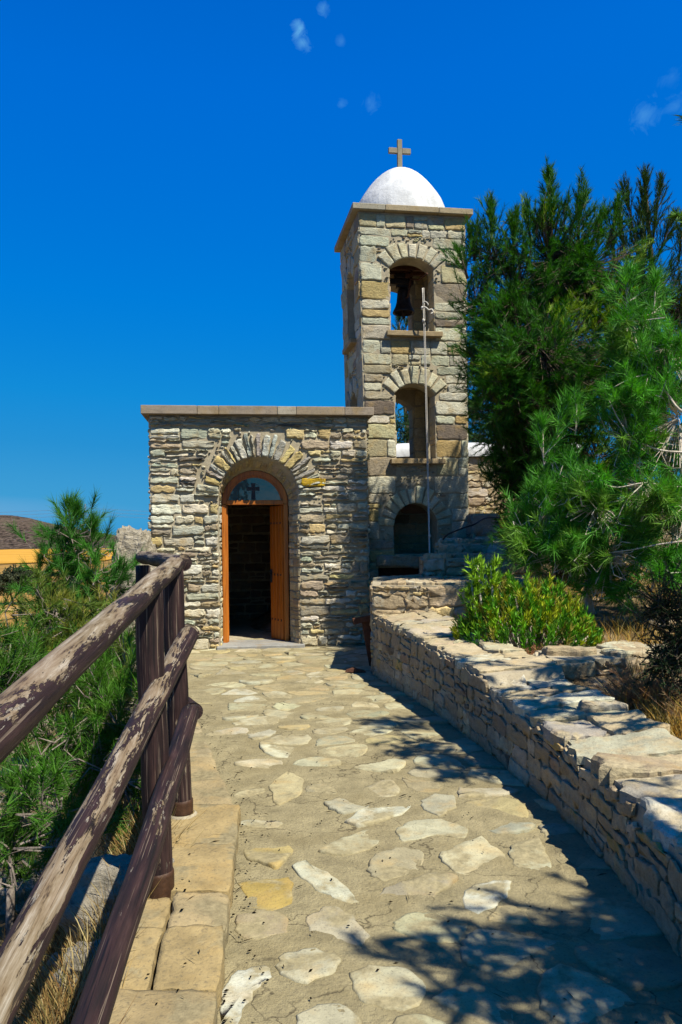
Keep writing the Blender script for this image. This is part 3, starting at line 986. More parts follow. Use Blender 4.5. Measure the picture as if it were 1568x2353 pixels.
# ================================================================ LOW WALL beside the path
wl = [0.0]
for a, b in zip(WBC[:-1], WBC[1:]): wl.append(wl[-1] + (b - a).length)
WLEN = wl[-1]
def wpt(s):
    s = min(max(s, 0), WLEN - 1e-4)
    i = max(k for k in range(len(wl) - 1) if wl[k] <= s)
    t = (s - wl[i]) / (wl[i + 1] - wl[i])
    p = WBC[i].lerp(WBC[i + 1], t)
    a, b = WBC[max(i - 2, 0)], WBC[min(i + 3, len(WBC) - 1)]
    d = (b - a).normalized()
    return p, Vector((-d.y, d.x, 0)) * -1     # point, outward (path side) -- fixed below
p_, n_ = wpt(3.0)
NSGN = 1.0 if n_.x < 0 else -1.0
def wall_h(y):
    return 0.70 - 0.13 * smooth(9.2, 6.6, y) - 0.10 * smooth(6.02, 5.92, y) - 0.05 * smooth(5.5, 4.6, y) - 0.05 * smooth(3.5, 3.4, y) + 0.02 * nz(y, 0, 0, 3)
def fwall(s, v, d):
    p, n = wpt(s); n = n * NSGN
    q = p + n * (d - 0.06 * v)
    return (q.x, q.y, v)
TW = 0.62
def ftop(s, w, d):
    p, n = wpt(s); n = n * NSGN
    q = p - n * (w + 0.05)
    y = p.y
    return (q.x, q.y, wall_h(y) + d + 0.05 * (w / TW) + 0.008 * nz(q.x, q.y, 0, 6))
low = MB()
N = 150
vs = []
for i in range(N + 1):
    s = WLEN * i / N
    p, n = wpt(s); n = n * NSGN
    h = wall_h(p.y)
    vs.append((*(p + n * 0.0).to_2d(), -0.05)); vs.append((*(p - n * 0.05).to_2d(), h - 0.012))
    vs.append((*(p - n * (0.05 + TW)).to_2d(), h + 0.035)); vs.append((*(p - n * (0.10 + TW)).to_2d(), -0.05))
fs = []
for i in range(N):
    for k in range(3):
        fs.append([i * 4 + k, i * 4 + k + 1, (i + 1) * 4 + k + 1, (i + 1) * 4 + k])
fs.append([0, 1, 2, 3]); fs.append([N * 4 + 3, N * 4 + 2, N * 4 + 1, N * 4])
low.add(vs, fs, (1, 1, 1), 0, False)
# face stones: several courses following the height
sA = 0.0
v = 0.0
for row in range(8):
    hrow = random.choice([0.08, 0.10, 0.12, 0.15])
    s = 0.0
    while s < WLEN - 0.05:
        L = random.uniform(0.12, 0.42)
        ym = wpt(s + L / 2)[0].y
        top = wall_h(ym) - 0.03
        v0 = v + random.uniform(-.012, .012); v1 = v + hrow + random.uniform(-.012, .012)
        if v0 < top - 0.025:
            v1 = min(v1, top) if top - v1 > 0.03 else top
            g = 0.008
            sl = random.gauss(0, .010)
            parts = [(s, s + L, v0, v1)]
            if random.random() < .22 and hrow > .08:
                m = (v0 + v1) / 2; parts = [(s, s + L, v0, m), (s, s + L, m, v1)]
            for (a, b, c0, c1) in parts:
                q = [(a + g * random.uniform(.3, 1.4), c0 + g + sl), (b - g * random.uniform(.3, 1.4), c0 + g - sl), (b - g * random.uniform(.3, 1.5), c1 - g - sl), (a + g * random.uniform(.3, 1.5), c1 - g + sl)]
                # s runs away from the far end, which is right-to-left seen from the path
                stone(low, q, fwall, random.uniform(.002, .009), pick(PAL_WALL), 1, rough=.009, inset=.006)
        s += L
    v += hrow
# cap slabs with an uneven, overhanging front edge
s = 0.0
PAL_CAP = [((.40, .36, .235), 4), ((.37, .30, .175), 3), ((.42, .40, .285), 3), ((.31, .29, .215), 2), ((.37, .29, .175), 1)]
caps = []
while s < WLEN - 0.1:
    L = random.uniform(0.22, 0.52)
    w0 = -random.uniform(0.0, 0.022)
    cut = random.uniform(0.28, 0.45)
    if random.random() < .65:
        caps += [(s, s + L, w0, cut), (s + random.uniform(-.03, .03), s + L, cut, TW + random.uniform(-.02, .05))]
    else:
        caps += [(s, s + L, w0, TW + random.uniform(-.03, .05))]
    s += L
for a, b, w0, w1 in caps:
    ya, yb = wpt(a)[0].y, wpt(b)[0].y
    if yb < 5.97 < ya: a, b = (a, a + max(0.12, (ya - 5.99))) if ya - 5.97 > 5.97 - yb else (b - max(0.12, 5.95 - yb), b)
    g = random.uniform(.005, .02)
    j = lambda: random.uniform(-.025, .025)
    n = 3
    q = [(a + g + j(), w0 + abs(j())), ((a + b) / 2, w0 + j() * .8), (b - g + j(), w0 + abs(j())), (b - g + j() * .5, (w0 + w1) / 2), (b - g + j(), w1 - g), ((a + b) / 2 + j(), w1 - g + j()), (a + g + j(), w1 - g), (a + g + j() * .5, (w0 + w1) / 2)]
    stone(low, [(x, y) for x, y in q], lambda u, v_, d: ftop(u, v_, d), random.uniform(.005, .018), pick(PAL_CAP), 2, rough=.012, inset=.016, back=.05, sub=4)
# a few loose-looking stones bedded on the cap
for (u, v_, sz, hh) in ((1385, 1650, .17, .05), (1075, 1455, .09, .035), (1020, 1430, .05, .03), (1060, 1478, .07, .03)):
    z = 0.42 if v_ > 1520 else 0.62
    q = G(u, v_, z)
    an = random.uniform(0, .6)
    fl = lambda a, b, d, q=q, z=z: (q.x + a, q.y + b, wall_h(q.y) + 0.02 + d)
    stone(low, [(-sz, -sz * .35), (sz * .9, -sz * .5), (sz, sz * .3), (-sz * .8, sz * .45)], fl, hh, pick(PAL_CAP), 1, rough=.006, inset=.012)
tag(low.build('stone_wall', [M['mortar'], M['wallstone'], M['capstone']]), 'low curving rubble wall with slab cap along the path', 'wall')

# ---------------------------------------------------------------- terraces by the tower (rough stepped stone)
def prism(mb, base, poly, z0, z1, pal, hm=(0.09, 0.16), lm=(0.14, 0.42), depth=0.02, cap=True, slab=0.34, capd=0.02, capcol=None):
    """poly: CCW ground outline; stone faces on every side, slabs on top (relative to base)"""
    bx, by, bz = base
    n = len(poly)
    vs = [(x - bx, y - by, z0 - bz) for x, y in poly] + [(x - bx, y - by, z1 - bz - 0.01) for x, y in poly]
    mb.add(vs, [[i, (i + 1) % n, n + (i + 1) % n, n + i] for i in range(n)] + [[n + i for i in range(n)]], (1, 1, 1), 0, False)
    for i in range(n):
        a, b = Vector((*poly[i], 0)), Vector((*poly[(i + 1) % n], 0))
        W = (b - a).length; d = (b - a) / W; nn = Vector((d.y, -d.x, 0))
        def f(u, v, dd, a=a, d=d, nn=nn):
            q = a + d * u + nn * dd
            return (q.x - bx, q.y - by, v - bz)
        coursed(mb, f, W, z0, z1 - 0.02, [], 0, pal, hm[0], hm[1], lm[0], lm[1], depth, 0.018, 1, 0.4, rough=.013)
    if cap:
        x0, x1 = min(p[0] for p in poly), max(p[0] for p in poly); y0, y1 = min(p[1] for p in poly), max(p[1] for p in poly)
        sd = []
        y = y0
        while y < y1 + .1:
            x = x0 + random.uniform(0, slab)
            while x < x1 + .1:
                sd.append((x + random.uniform(-.08, .08), y + random.uniform(-.08, .08))); x += slab * random.uniform(.8, 1.4)
            y += slab * .8
        for s, cell in zip(sd, voronoi(sd, slab * 1.3)):
            if len(cell) < 3: continue
            cx = sum(p[0] for p in cell) / len(cell); cy = sum(p[1] for p in cell) / len(cell)
            if not inpoly(cx, cy, poly): continue
            q = chaikin([(cx + (p[0] - cx) * .93, cy + (p[1] - cy) * .93) for p in cell])
            # pull overhanging corners back to just past the edge
            qq = []
            for px, pyy in q:
                t = 1.0
                while t > 0.1 and not inpoly(cx + (px - cx) * t * .96, cy + (pyy - cy) * t * .96, poly): t -= 0.05
                qq.append((cx + (px - cx) * t, cy + (pyy - cy) * t))
            stone(mb, qq, lambda u, v, d: (u - bx, v - by, z1 - bz + d), random.uniform(capd * .6, capd * 1.4), pick(capcol or PAL_CAP), 1, rough=.008, inset=.015, back=.03, sub=1)

PAL_OCH = [((.56, .44, .20), 3), ((.50, .40, .24), 3), ((.42, .38, .29), 2), ((.38, .30, .2), 1)]
PAL_GREY = [((.44, .39, .29), 3), ((.50, .44, .31), 3), ((.36, .29, .2), 2)]
b0 = (0.36, 9.2, 0)
e = empty('stone_terrace', b0, 'stepped rubble terrace of three levels joining the low wall to the bell tower', 'terrace')
mb = MB(); prism(mb, b0, [(.36, 9.22), (1.0, 9.12), (1.62, 9.05), (2.4, 9.3), (2.4, 11.2), (1.1, 11.3), (.42, 10.4)], 0, 1.06, PAL_OCH, (.12, .2), (.2, .5), .025); mb.build('lower_step', [M['mortar'], M['wallstone']], e)
mb = MB(); prism(mb, b0, [(1.16, 10.75), (1.42, 10.52), (1.75, 10.5), (2.1, 10.22), (2.6, 10.3), (2.7, 12.2), (1.25, 12.2)], 0.9, 1.33, PAL_GREY, (.10, .2), (.25, .6), .04, capd=.045); mb.build('middle_step', [M['mortar'], M['wallstone']], e)
mb = MB(); prism(mb, b0, [(1.42, 11.35), (1.75, 11.1), (2.1, 11.12), (2.35, 10.85), (2.75, 10.95), (2.75, 12.4), (1.5, 12.2)], 1.2, 1.52, PAL_GREY, (.10, .18), (.25, .6), .04, capd=.045); mb.build('upper_step', [M['mortar'], M['wallstone']], e)
b1 = (2.2, 12.0, 1.4)
mb = MB(); prism(mb, b1, [(2.02, 11.95), (2.42, 12.0), (2.40, 12.6), (2.02, 12.55)], 1.3, 1.97, [((.30, .27, .22), 1)], (.3, .36), (.3, .5), .015)
o = mb.build('stone_pier', [M['mortar'], M['ashlar']]); o.location = b1
tag(o, 'squat square stone pier against the foot of the bell tower', 'pier')

# retaining border that runs off the wall through the planting
b2 = (1.9, 6.6, 0.3)
mb = MB(); prism(mb, b2, [(1.72, 6.35), (2.3, 6.42), (2.9, 6.6), (3.6, 6.6), (3.6, 7.2), (2.7, 7.25), (1.72, 6.9)], 0.28, 0.62, [((.52, .42, .26), 3), ((.44, .38, .28), 2), ((.36, .30, .22), 2)], (.06, .12), (.15, .4), .035, slab=.42, capd=.035)
o = mb.build('garden_wall', [M['mortar'], M['wallstone']]); o.location = b2
tag(o, 'short low rubble wall crossing the dry planting below the bright green bush', 'garden wall')

# ================================================================ CHAPEL
CO = Vector((-2.766, 11.36, 0)); CRZ = math.atan2(0.39, 3.172)
W, T, H = 3.196, 0.32, 3.43
chapel = empty('chapel', CO, 'small flat roofed rubble stone chapel with open arched doorway', 'chapel', CRZ)
hf = Hole(0.985, 2.165, 0.03, 2.24, 0.59); hb = Hole(1.00, 2.03, 0.03, 2.14, 0.515)
OCC = set()
wall = MB()
ff = lambda u, v, d: (u, -d, v)
plate(wall, ff, W, H, [hf], [hb], T)
voussoirs(wall, ff, hf, 25, 0.24, 0.37, [((.46, .44, .33), 4), ((.40, .41, .34), 3), ((.52, .41, .17), 1.6), ((.32, .29, .24), 2)], 0.036, 0.014, True)
coursed(wall, ff, W, 0.0, H - 0.01, [hf], 0.33, PAL_CHAPEL, 0.065, 0.175, 0.12, 0.46, 0.025, 0.028, 1, 0.42, rough=.009)
# deliberately yellow and dark stones seen on the front
for (u, v, w, h, c) in ((2.38, 2.60 - .16, .36, .12, (.52, .33, .02)),):
    stone(wall, [(u - w / 2, v - h / 2), (u + w / 2, v - h / 2), (u + w / 2, v + h / 2), (u - w / 2, v + h / 2)], ff, 0.045, c, 1)
chink(wall, ff, W, 0.0, H - .02, [hf], PAL_CHAPEL, 2500, .022)
OCC = None
# doorway reveals
def jamb(s):
    def f(d_in, v, d):
        ua = hf.u1 + (hb.u1 - hf.u1) * d_in / T if s > 0 else hf.u0 + (hb.u0 - hf.u0) * d_in / T
        return (ua - s * d, d_in, v)
    return f
coursed(wall, jamb(1), 0.30, 0.03, 2.2, [], 0, [((.44, .35, .20), 3), ((.36, .28, .16), 2), ((.48, .41, .26), 2)], .06, .15, .08, .2, .018, .014, 1, .2)
fj = jamb(-1)
coursed(wall, lambda u, v, d: fj(T - u, v, d), 0.30, 0.03, 2.2, [], 0, PAL_CHAPEL, .06, .15, .08, .2, .012, .014, 1, .2)
for k in range(46):      # soffit stones
    a = math.pi * (k + random.random()) / 46
    t0 = random.uniform(0, .2)
    def fs_(u, v, d):
        t = v / T
        r = hf.R + (hb.R - hf.R) * t - d
        cu = hf.uc + (hb.uc - hf.uc) * t; cy = hf.cy + (hb.cy - hf.cy) * t
        return (cu + r * math.cos(u), v, cy + r * math.sin(u))
    da = random.uniform(.03, .06)
    stone(wall, [(a - da, t0), (a - da, min(T - .02, t0 + .16)), (a + da, min(T - .02, t0 + .16)), (a + da, t0)], fs_, random.uniform(.008, .02), pick([((.42, .33, .17), 3), ((.36, .29, .19), 2)]), 1, rough=.004, inset=.01)
# side and rear walls
D = 4.2
fl = lambda u, v, d: (-d, D - u, v)
fr = lambda u, v, d: (W + d, u, v)
wall.box((0.001, T + .002, 0), (0.30, D, H - .002)); wall.box((W - 0.30, T + .002, 0), (W - .001, D, H - .002)); wall.box((0.302, D - .3, 0), (W - .302, D - .002, H - .004))
coursed(wall, fl, D, 0, H - .01, [], 0, PAL_CHAPEL, .07, .17, .14, .5, .026, .02, 1, .25)
coursed(wall, fr, 0.75, 0, H - .01, [], 0, PAL_CHAPEL, .07, .17, .14, .4, .026, .02, 1, .25)
# stones on the inside of the rear wall, seen through the door
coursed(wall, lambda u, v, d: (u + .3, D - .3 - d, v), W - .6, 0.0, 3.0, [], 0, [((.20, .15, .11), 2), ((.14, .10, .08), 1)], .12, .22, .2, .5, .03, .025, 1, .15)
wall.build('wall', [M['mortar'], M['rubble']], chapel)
rf = MB(); rf.box((0.32, T + .003, 3.20), (W - .32, D - .32, 3.33)); rf.build('roof', M['mortar'], chapel)
fm = MB(); fm.box((0.31, T + .004, -0.06), (W - .31, D - .31, 0.035)); fm.build('floor', M['mortar'], chapel)
cp = MB()
u = -0.11
for wd in (0.80, 0.31, 0.85, 0.28, 0.72, 0.44):
    dz = random.uniform(-.004, .004)
    cp.box((u + .002, -0.13 + random.uniform(-.006, .006), H + .002), (u + wd - .002, 0.27, H + 0.125 + dz), random.choice([(.50, .44, .32), (.46, .36, .24), (.42, .34, .25), (.54, .47, .35)]), 0, .006)
    u += wd
for y0 in np.arange(0.28, D, 0.8):
    for xa, xb in ((-.11, .33), (W - .33, W + .09)):
        cp.box((xa, y0, H + .002), (xb, min(y0 + .79, D + .1), H + .12), random.choice([(.50, .44, .32), (.46, .36, .24)]), 0, .006)
cp.box((.335, D - .3, H + .002), (W - .335, D + .1, H + .12), (.5, .44, .32), 0, .006)
cp.build('coping', M['coping'], chapel)
# door frame, fanlight, leaves
fx0, fx1, fy = 1.012, 2.015, 0.325
fc = (fx0 + fx1) / 2; fr_ = (fx1 - fx0) / 2; spr = 2.14
fr = MB()
fr.box((fx0, fy, .035), (fx0 + .07, fy + .10, spr), mi=0, bev=.006); fr.box((fx1 - .07, fy, .035), (fx1, fy + .10, spr), mi=0, bev=.006)
fr.box((fx0 + .072, fy - .004, spr - .01), (fx1 - .072, fy + .095, spr + .06), bev=.006)
n = 28
for r0, r1, ya, yb in ((fr_ - .072, fr_, fy, fy + .10), (fr_ - .105, fr_ - .073, fy + .03, fy + .08)):
    vs = []
    for k in range(n + 1):
        a = math.pi * k / n
        for r in (r0, r1):
            for yy in (ya, yb):
                vs.append((fc + r * math.cos(a), yy, spr + .005 + r * math.sin(a)))
    fs = []
    for k in range(n):
        q = k * 4; w_ = q + 4
        fs += [[q, q + 2, w_ + 2, w_], [q + 1, w_ + 1, w_ + 3, q + 3], [q + 2, q + 3, w_ + 3, w_ + 2], [q, w_, w_ + 1, q + 1]]
    fr.add(vs, fs, sm=False)
fr.build('door_frame', M['door'], chapel)

def glass():
    t = NT('fanlight_glass')
    g = t.n('ShaderNodeBsdfGlossy'); g.inputs['Roughness'].default_value = 0.03; g.inputs['Color'].default_value = (1.0, .80, .60, 1)
    d = t.bsdf((0.03, 0.03, 0.035), 0.2)
    mx = t.n('ShaderNodeMixShader'); mx.inputs[0].default_value = 0.13
    nb = t.bump(t.noise(t.pos(), 4, 2), 0.004, 0.5); t.l(nb, g.inputs['Normal'])
    t.l(d.outputs[0], mx.inputs[1]); t.l(g.outputs[0], mx.inputs[2]); t.l(mx.outputs[0], t.out.inputs['Surface'])
    return t.m
M['glass'] = glass()
fg = MB()
rr = fr_ - .08
vs = []
for yy in (fy + .045, fy + .055):
    vs += [(fc + rr * math.cos(math.pi * k / n), yy, spr + .03 + (rr - .03) * math.sin(math.pi * k / n)) for k in range(n + 1)]
fg.add(vs, [list(range(n + 1))[::-1], [n + 1 + k for k in range(n + 1)]], sm=False)
fan = fg.build('fanlight', M['glass'], chapel)
M['emblem'] = simple('painted_emblem', (.025, .025, .03), .6)
M['letter'] = simple('etched_letter', (.09, .09, .10), .6)
em = MB()
ex, ez, ey = fc - .02, spr + .235, fy + .040
# flared cross
em.add([(ex - .026, ey, ez), (ex + .026, ey, ez), (ex + .034, ey, ez + .085), (ex - .034, ey, ez + .085),
        (ex - .034, ey, ez - .165), (ex + .034, ey, ez - .165)], [[3, 2, 1, 0], [0, 1, 5, 4]], sm=False)
em.add([(ex, ey - .001, ez - .024), (ex + .095, ey - .001, ez - .034), (ex + .095, ey - .001, ez + .034), (ex, ey - .001, ez + .024),
        (ex - .095, ey - .001, ez + .034), (ex - .095, ey - .001, ez - .034)], [[3, 2, 1, 0], [4, 3, 0, 5]], sm=False)
em.build('cross_emblem', M['emblem'], fan)
rg = MB()
rg.tube([(ex + .032 * math.cos(a), ey - .003, ez + .032 * math.sin(a)) for a in np.linspace(0, 2 * math.pi, 25)], .003, 5, cap=False)
rg.build('ring', M['letter'], fan)
for txt, du, dz in (('IC', -.062, .048), ('XC', .062, .048), ('NI', -.058, -.072), ('KA', .062, -.072)):
    cu = bpy.data.curves.new('lettering', 'FONT'); cu.body = txt; cu.size = .042; cu.align_x = 'CENTER'; cu.extrude = .0008
    to = bpy.data.objects.new('lettering', cu); COL.objects.link(to)
    bpy.context.view_layer.update()
    me = bpy.data.meshes.new_from_object(to.evaluated_get(bpy.context.evaluated_depsgraph_get()))
    bpy.data.objects.remove(to)
    lo = bpy.data.objects.new('lettering', me); COL.objects.link(lo); me.materials.clear(); me.materials.append(M['letter'])
    lo.parent = fan; lo.location = (ex + du, ey, ez + dz); lo.rotation_euler = (R(90), 0, 0)

def leaf_door(hx, ang, sgn):
    e = MB()
    w = 0.425
    mt = Matrix.Translation((hx, fy + .07, 0)) @ Matrix.Rotation(ang, 4, 'Z')
    for k in range(4):
        a, b = sgn * (w * k / 4 + .004), sgn * (w * (k + 1) / 4 - .004)
        e.box((min(a, b), -.018, .05), (max(a, b), .018, spr - .02), mat=mt, bev=.004)
    e.box((min(0, sgn * w), -.008, .05), (max(0, sgn * w), .012, spr - .03), mat=mt)
    for zz in (.35, 1.05, 1.85):
        for k in range(4):
            c = mt @ Vector((sgn * w * (k + .5) / 4, -.020, zz))
            e.box(c - Vector((.011, .009, .016)), c + Vector((.011, .009, .016)), bev=.003, mi=1)
    o = e.build('door', [M['door'], M['black']], chapel)
    hd = MB()
    q = mt @ Vector((sgn * w * .86, -.03, 1.02))
    hd.tube([q + Vector((0, 0, .06)), q + Vector((0, -.03, .06)), q + Vector((.03 * sgn, -.045, .06)), q + Vector((.10 * -sgn * .2, -.05, .055))], .010, 6)
    hd.box(q - Vector((.018, .006, .10)), q + Vector((.018, .012, .11)), bev=.003)
    hd.tube([q + Vector((0, -.03, .05)), q + Vector((0, -.05, .0)), q + Vector((0, -.03, -.05))], .008, 6)
    hd.build('handle', M['black'], o)
    return o
leaf_door(fx1 - .075, -R(66), -1)
leaf_door(fx0 + .075, R(97), 1)
th = MB(); th.box((0.93, -0.10, -.02), (2.22, 0.62, .045), (.42, .41, .37), bev=.01); th.build('threshold', M['coping'], chapel)

# ================================================================ BELL TOWER
TO = Vector((0.402, 12.2, 0)); TRZ = R(9)
tower = empty('bell_tower', TO, 'square stone bell tower with white dome and two storeys of arched openings', 'bell tower', TRZ)
TWD, TD, TT, TH = 1.655, 1.70, 0.32, 6.70
def lean(x, z): return x - (1 - x / TWD) * 0.022 * max(-1.5, (z - 3.2))
fF = lambda u, v, d: (lean(u, v), -d, v)
fB = lambda u, v, d: (lean(TWD - u, v), TD + d, v)
fL = lambda u, v, d: (lean(0, v) - d, TD - u, v)
fRt = lambda u, v, d: (TWD + d, u, v)
uc = TWD / 2 - .03
bell_h = lambda c: Hole(c - .35, c + .35, 4.84, 5.84, .17)
mid_h = lambda c: Hole(c - .325, c + .325, 2.84, 3.86, .17)
niche = Hole(uc - .385, uc + .335, 1.34, 1.78, .36)
rec = Hole(.16, 1.02, .78, 1.13, 0)
tw = MB()
def mk(f, w, holes, pal, quo):
    global OCC
    OCC = set()
    plate(tw, f, w, TH, holes, holes, TT)
    for h in holes:
        if h.R is None: continue
        voussoirs(tw, f, h, 7 if h.rise < .2 else 12, .22, .28, [((.54, .52, .36), 4), ((.58, .53, .36), 3)], .024, .012, False)
    coursed(tw, f, w, 0.0, TH - .02, holes, .23, pal, .10, .30, .10, .32, .016, .014, 1, .55, quoin=1, qlen=(.26, .5), rough=.005)
    chink(tw, f, w, 0.0, TH - .03, holes, pal, 6000, .018)
    OCC = None
mk(fF, TWD, [bell_h(uc), mid_h(uc + .01), niche, rec], PAL_TOWER, 1)
mk(fB, TWD, [bell_h(TWD / 2 + .03), mid_h(TWD / 2 + .02)], PAL_TOWER, 1)
# side walls between front and rear slabs
w2 = TD - 2 * TT - .004
for f0, g in ((fL, 0), (fRt, 1)):
    fin = lambda u, v, d, f0=f0: f0(u + TT + .002, v, d)
    hs = [Hole(w2 / 2 - .32, w2 / 2 + .32, 4.84, 5.84, .17), Hole(w2 / 2 - .32, w2 / 2 + .32, 2.84, 3.86, .17)]
    plate(tw, fin, w2, TH - .002, hs, hs, TT)
    hs2 = [Hole(h.u0 + TT, h.u1 + TT, h.sill, h.spring, h.rise) for h in hs]
    OCC = set()
    for h in hs2: voussoirs(tw, f0, h, 7, .22, .28, [((.48, .47, .36), 4)], .03, .016, False)
    coursed(tw, f0, TD, 0.0, TH - .02, hs2, .23, PAL_TOWER, .10, .30, .10, .32, .016, .014, 1, .55, quoin=1, qlen=(.26, .5), rough=.005)
    chink(tw, f0, TD, 0.0, TH - .03, hs2, PAL_TOWER, 4000, .018)
    OCC = None
# reveals of the front and rear openings
PAL_WARM_LIT = [((.66, .50, .26), 3), ((.58, .44, .25), 2), ((.60, .52, .33), 2)]  # warm stone tones, lightened to paint in the bounce from the sills
for h in (bell_h(uc), mid_h(uc + .01)):
    coursed(tw, lambda u, v, d, h=h: (lean(h.u1, v) - d, u, v), TT, h.sill, h.spring, [], 0, PAL_WARM_LIT, .15, .28, .2, .4, .01, .012, 1, .15)
    coursed(tw, lambda u, v, d, h=h: (lean(h.u0, v) + d, TT - u, v), TT, h.sill, h.spring, [], 0, PAL_WARM_LIT, .15, .28, .2, .4, .01, .012, 1, .15)
for hc in (TWD / 2 + .03, TWD / 2 + .02):
    h = bell_h(hc) if hc == TWD / 2 + .03 else mid_h(hc)
    x1 = TWD - h.u0
    coursed(tw, lambda u, v, d, x1=x1: (lean(x1, v) - d, TD - TT + u, v), TT, h.sill, h.spring, [], 0, PAL_WARM_LIT, .15, .28, .2, .4, .01, .012, 1, .15)
# inside faces that can be seen through the openings
coursed(tw, lambda u, v, d: (TT + u, TD - TT - d, v), TWD - 2 * TT, 2.6, 6.4, [Hole(TWD - 2 * TT - (h.u1 - TT), TWD - 2 * TT - (h.u0 - TT), h.sill, h.spring, h.rise) for h in ()] + [Hole(TWD - h.u1 - TT, TWD - h.u0 - TT, h.sill, h.spring, h.rise) for h in (mid_h(TWD / 2 + .02), bell_h(TWD / 2 + .03))], .03, PAL_WARM_LIT, .15, .28, .15, .4, .012, .012, 1, .15)
coursed(tw, lambda u, v, d: (TWD - TT - d, TT + u, v), TD - 2 * TT, 2.6, 6.4, [Hole(w2 / 2 - .32, w2 / 2 + .32, a, b, .17) for a, b in ((4.84, 5.84), (2.84, 3.86))], .03, PAL_WARM_LIT, .15, .28, .15, .4, .012, .012, 1, .15)
# back of the niche, floor slabs
PAL_NICHE = [((.60, .42, .22), 2), ((.52, .35, .20), 2), ((.30, .19, .12), 1)]
tw.box((TT + .01, .84, .5), (TWD - TT - .01, .95, 2.5)); tw.box((TT + .01, TT + .004, 1.20), (TWD - TT - .01, .83, 1.335)); tw.box((TT + .01, TT + .004, 2.2), (TWD - TT - .01, .83, 2.4))
coursed(tw, lambda u, v, d: (niche.u0 - .1 + u, .84 - d, v), .95, 1.345, 2.19, [], 0, PAL_NICHE, .13, .2, .25, .45, .02, .014, 1, .1)
tw.build('wall', [M['mortar'], M['ashlar']], tower)
for lo, hi in (((TT - .05, TT + .003, 2.62), (TWD - TT + .05, TD - TT - .003, 2.82)), ((TT - .05, TT + .003, 4.70), (TWD - TT + .05, TD - TT - .003, 4.82)), ((TT - .1, TT + .003, 6.42), (TWD - TT + .05, TD - TT - .003, 6.6))):
    fl_ = MB(); fl_.box(lo, hi); fl_.build('floor', M['mortar'], tower)
lt = MB()
stone(lt, [(.10, 1.15), (.45, 1.16), (.75, 1.12), (1.08, 1.07), (1.10, 1.30), (.6, 1.325), (.10, 1.335)], fF, .05, (.34, .31, .27), 0, rough=.006, inset=.02, back=.2)
lt.build('lintel', M['wallstone'], tower)
rb = MB(); rb.box((.162, .24, .78), (1.018, .28, 1.128)); rb.build('recess_panel', M['iron'], tower)
for (c, z) in ((uc, 4.80), (uc + .01, 2.80)):
    s = MB(); 
    x0, x1 = lean(c - .43, z), lean(c + .45, z)
    s.box((x0, -.11, z - .045), (x1, .30, z + .036), (.48, .36, .20), bev=.008); s.build('sill', M['coping'], tower)
for z in (4.80, 2.80):
    s = MB(); xl = lean(0, z); s.box((xl - .11, TD / 2 - .43, z - .045), (xl + .3, TD / 2 + .43, z + .036), (.48, .36, .20), bev=.008); s.build('sill', M['coping'], tower)
cn = MB()
ov = .105
ccol = [(.52, .46, .33), (.50, .40, .24), (.46, .42, .31)]
xL = lean(0, TH)
u = xL - ov
for wd in (.52, .86, TWD + 2 * ov - xL - .52 - .86):
    cn.box((u + .002, -ov, TH + .002), (u + wd - .002, .45, TH + .095), random.choice(ccol), bev=.008); u += wd
cn.box((xL - ov, .455, TH + .002), (xL + .5, TD + ov, TH + .093), random.choice(ccol), bev=.008)
cn.box((xL + .505, .455, TH + .002), (TWD + ov, TD + ov, TH + .094), random.choice(ccol), bev=.008)
cn.build('cornice', M['coping'], tower)
dm = MB()
DC = ((xL + TWD) / 2 + .01, TD / 2 - .02, TH + .09)
prof_ = [(.80, 0), (.785, .15), (.755, .28)] + [(.705 * (d / .6) ** .5 if d < .55 else .705 - (.6 - d) * .5, 1.0 - d) for d in (.6, .5, .4, .3, .22, .15, .09, .05, .025, .01, .003)] + [(.001, 1.0)]
dm.lathe(prof_, 56, DC, wob=.012)
dm.build('dome', M['plaster'], tower)
cx = MB()
M['crossm'] = simple('weathered_cross', (.19, .165, .11), .8, 0, 10, .8, 1.15, .002)
zb = DC[2] + 0.97
cx.box((DC[0] - .04, DC[1] - .03, zb), (DC[0] + .04, DC[1] + .03, zb + .53), bev=.005)
cx.box((DC[0] - .19, DC[1] - .028, zb + .295), (DC[0] - .042, DC[1] + .028, zb + .385), bev=.005)
cx.box((DC[0] + .042, DC[1] - .028, zb + .295), (DC[0] + .19, DC[1] + .028, zb + .385), bev=.005)
cx.build('cross', M['crossm'], tower)

# bell with its headstock, hung in the upper openings
tm = Matrix.Translation(TO) @ Matrix.Rotation(TRZ, 4, 'Z')
BL = Vector((.83, .80, 0))
bp = tm @ Vector((BL.x, BL.y, 5.36))
bell = empty('bell', bp, 'dark bronze bell hanging in the upper opening of the tower', 'bell', TRZ)
b = MB()
b.lathe([(.150, .02), (.178, 0), (.186, .015), (.172, .05), (.140, .11), (.118, .19), (.108, .28), (.100, .36), (.085, .405), (.05, .425), (.001, .43)], 32)
b.build('body', M['bronze'], bell)
c = MB(); c.tube([(0, 0, .3), (0, 0, .02), (0, 0, -.06)], [.012, .016, .03], 8); c.tube([(0, 0, -.06), (0, 0, -.10)], [.03, .008], 8); c.build('clapper', M['bronze'], bell)
y_ = MB(); y_.box((-.27, -.06, .47), (.17, .06, .57), bev=.015); y_.box((-.12, -.05, .42), (.12, .05, .48), bev=.01); y_.box((-.16, -.055, .575), (.13, .055, .66), bev=.015); y_.build('yoke', M['bronze'], bell)
fr0 = tm @ Vector((TWD / 2, TT, 5.9))
fe = empty('bell_support', fr0, 'rusty steel beam and bracket carrying the bell under the tower roof', 'bell support', TRZ)
b = MB(); b.box((-.5, .36, .16), (.42, .43, .22), bev=.004); b.box((-.5, .60, .16), (.42, .66, .22), bev=.004); b.build('beam', M['iron'], fe)
b = MB()
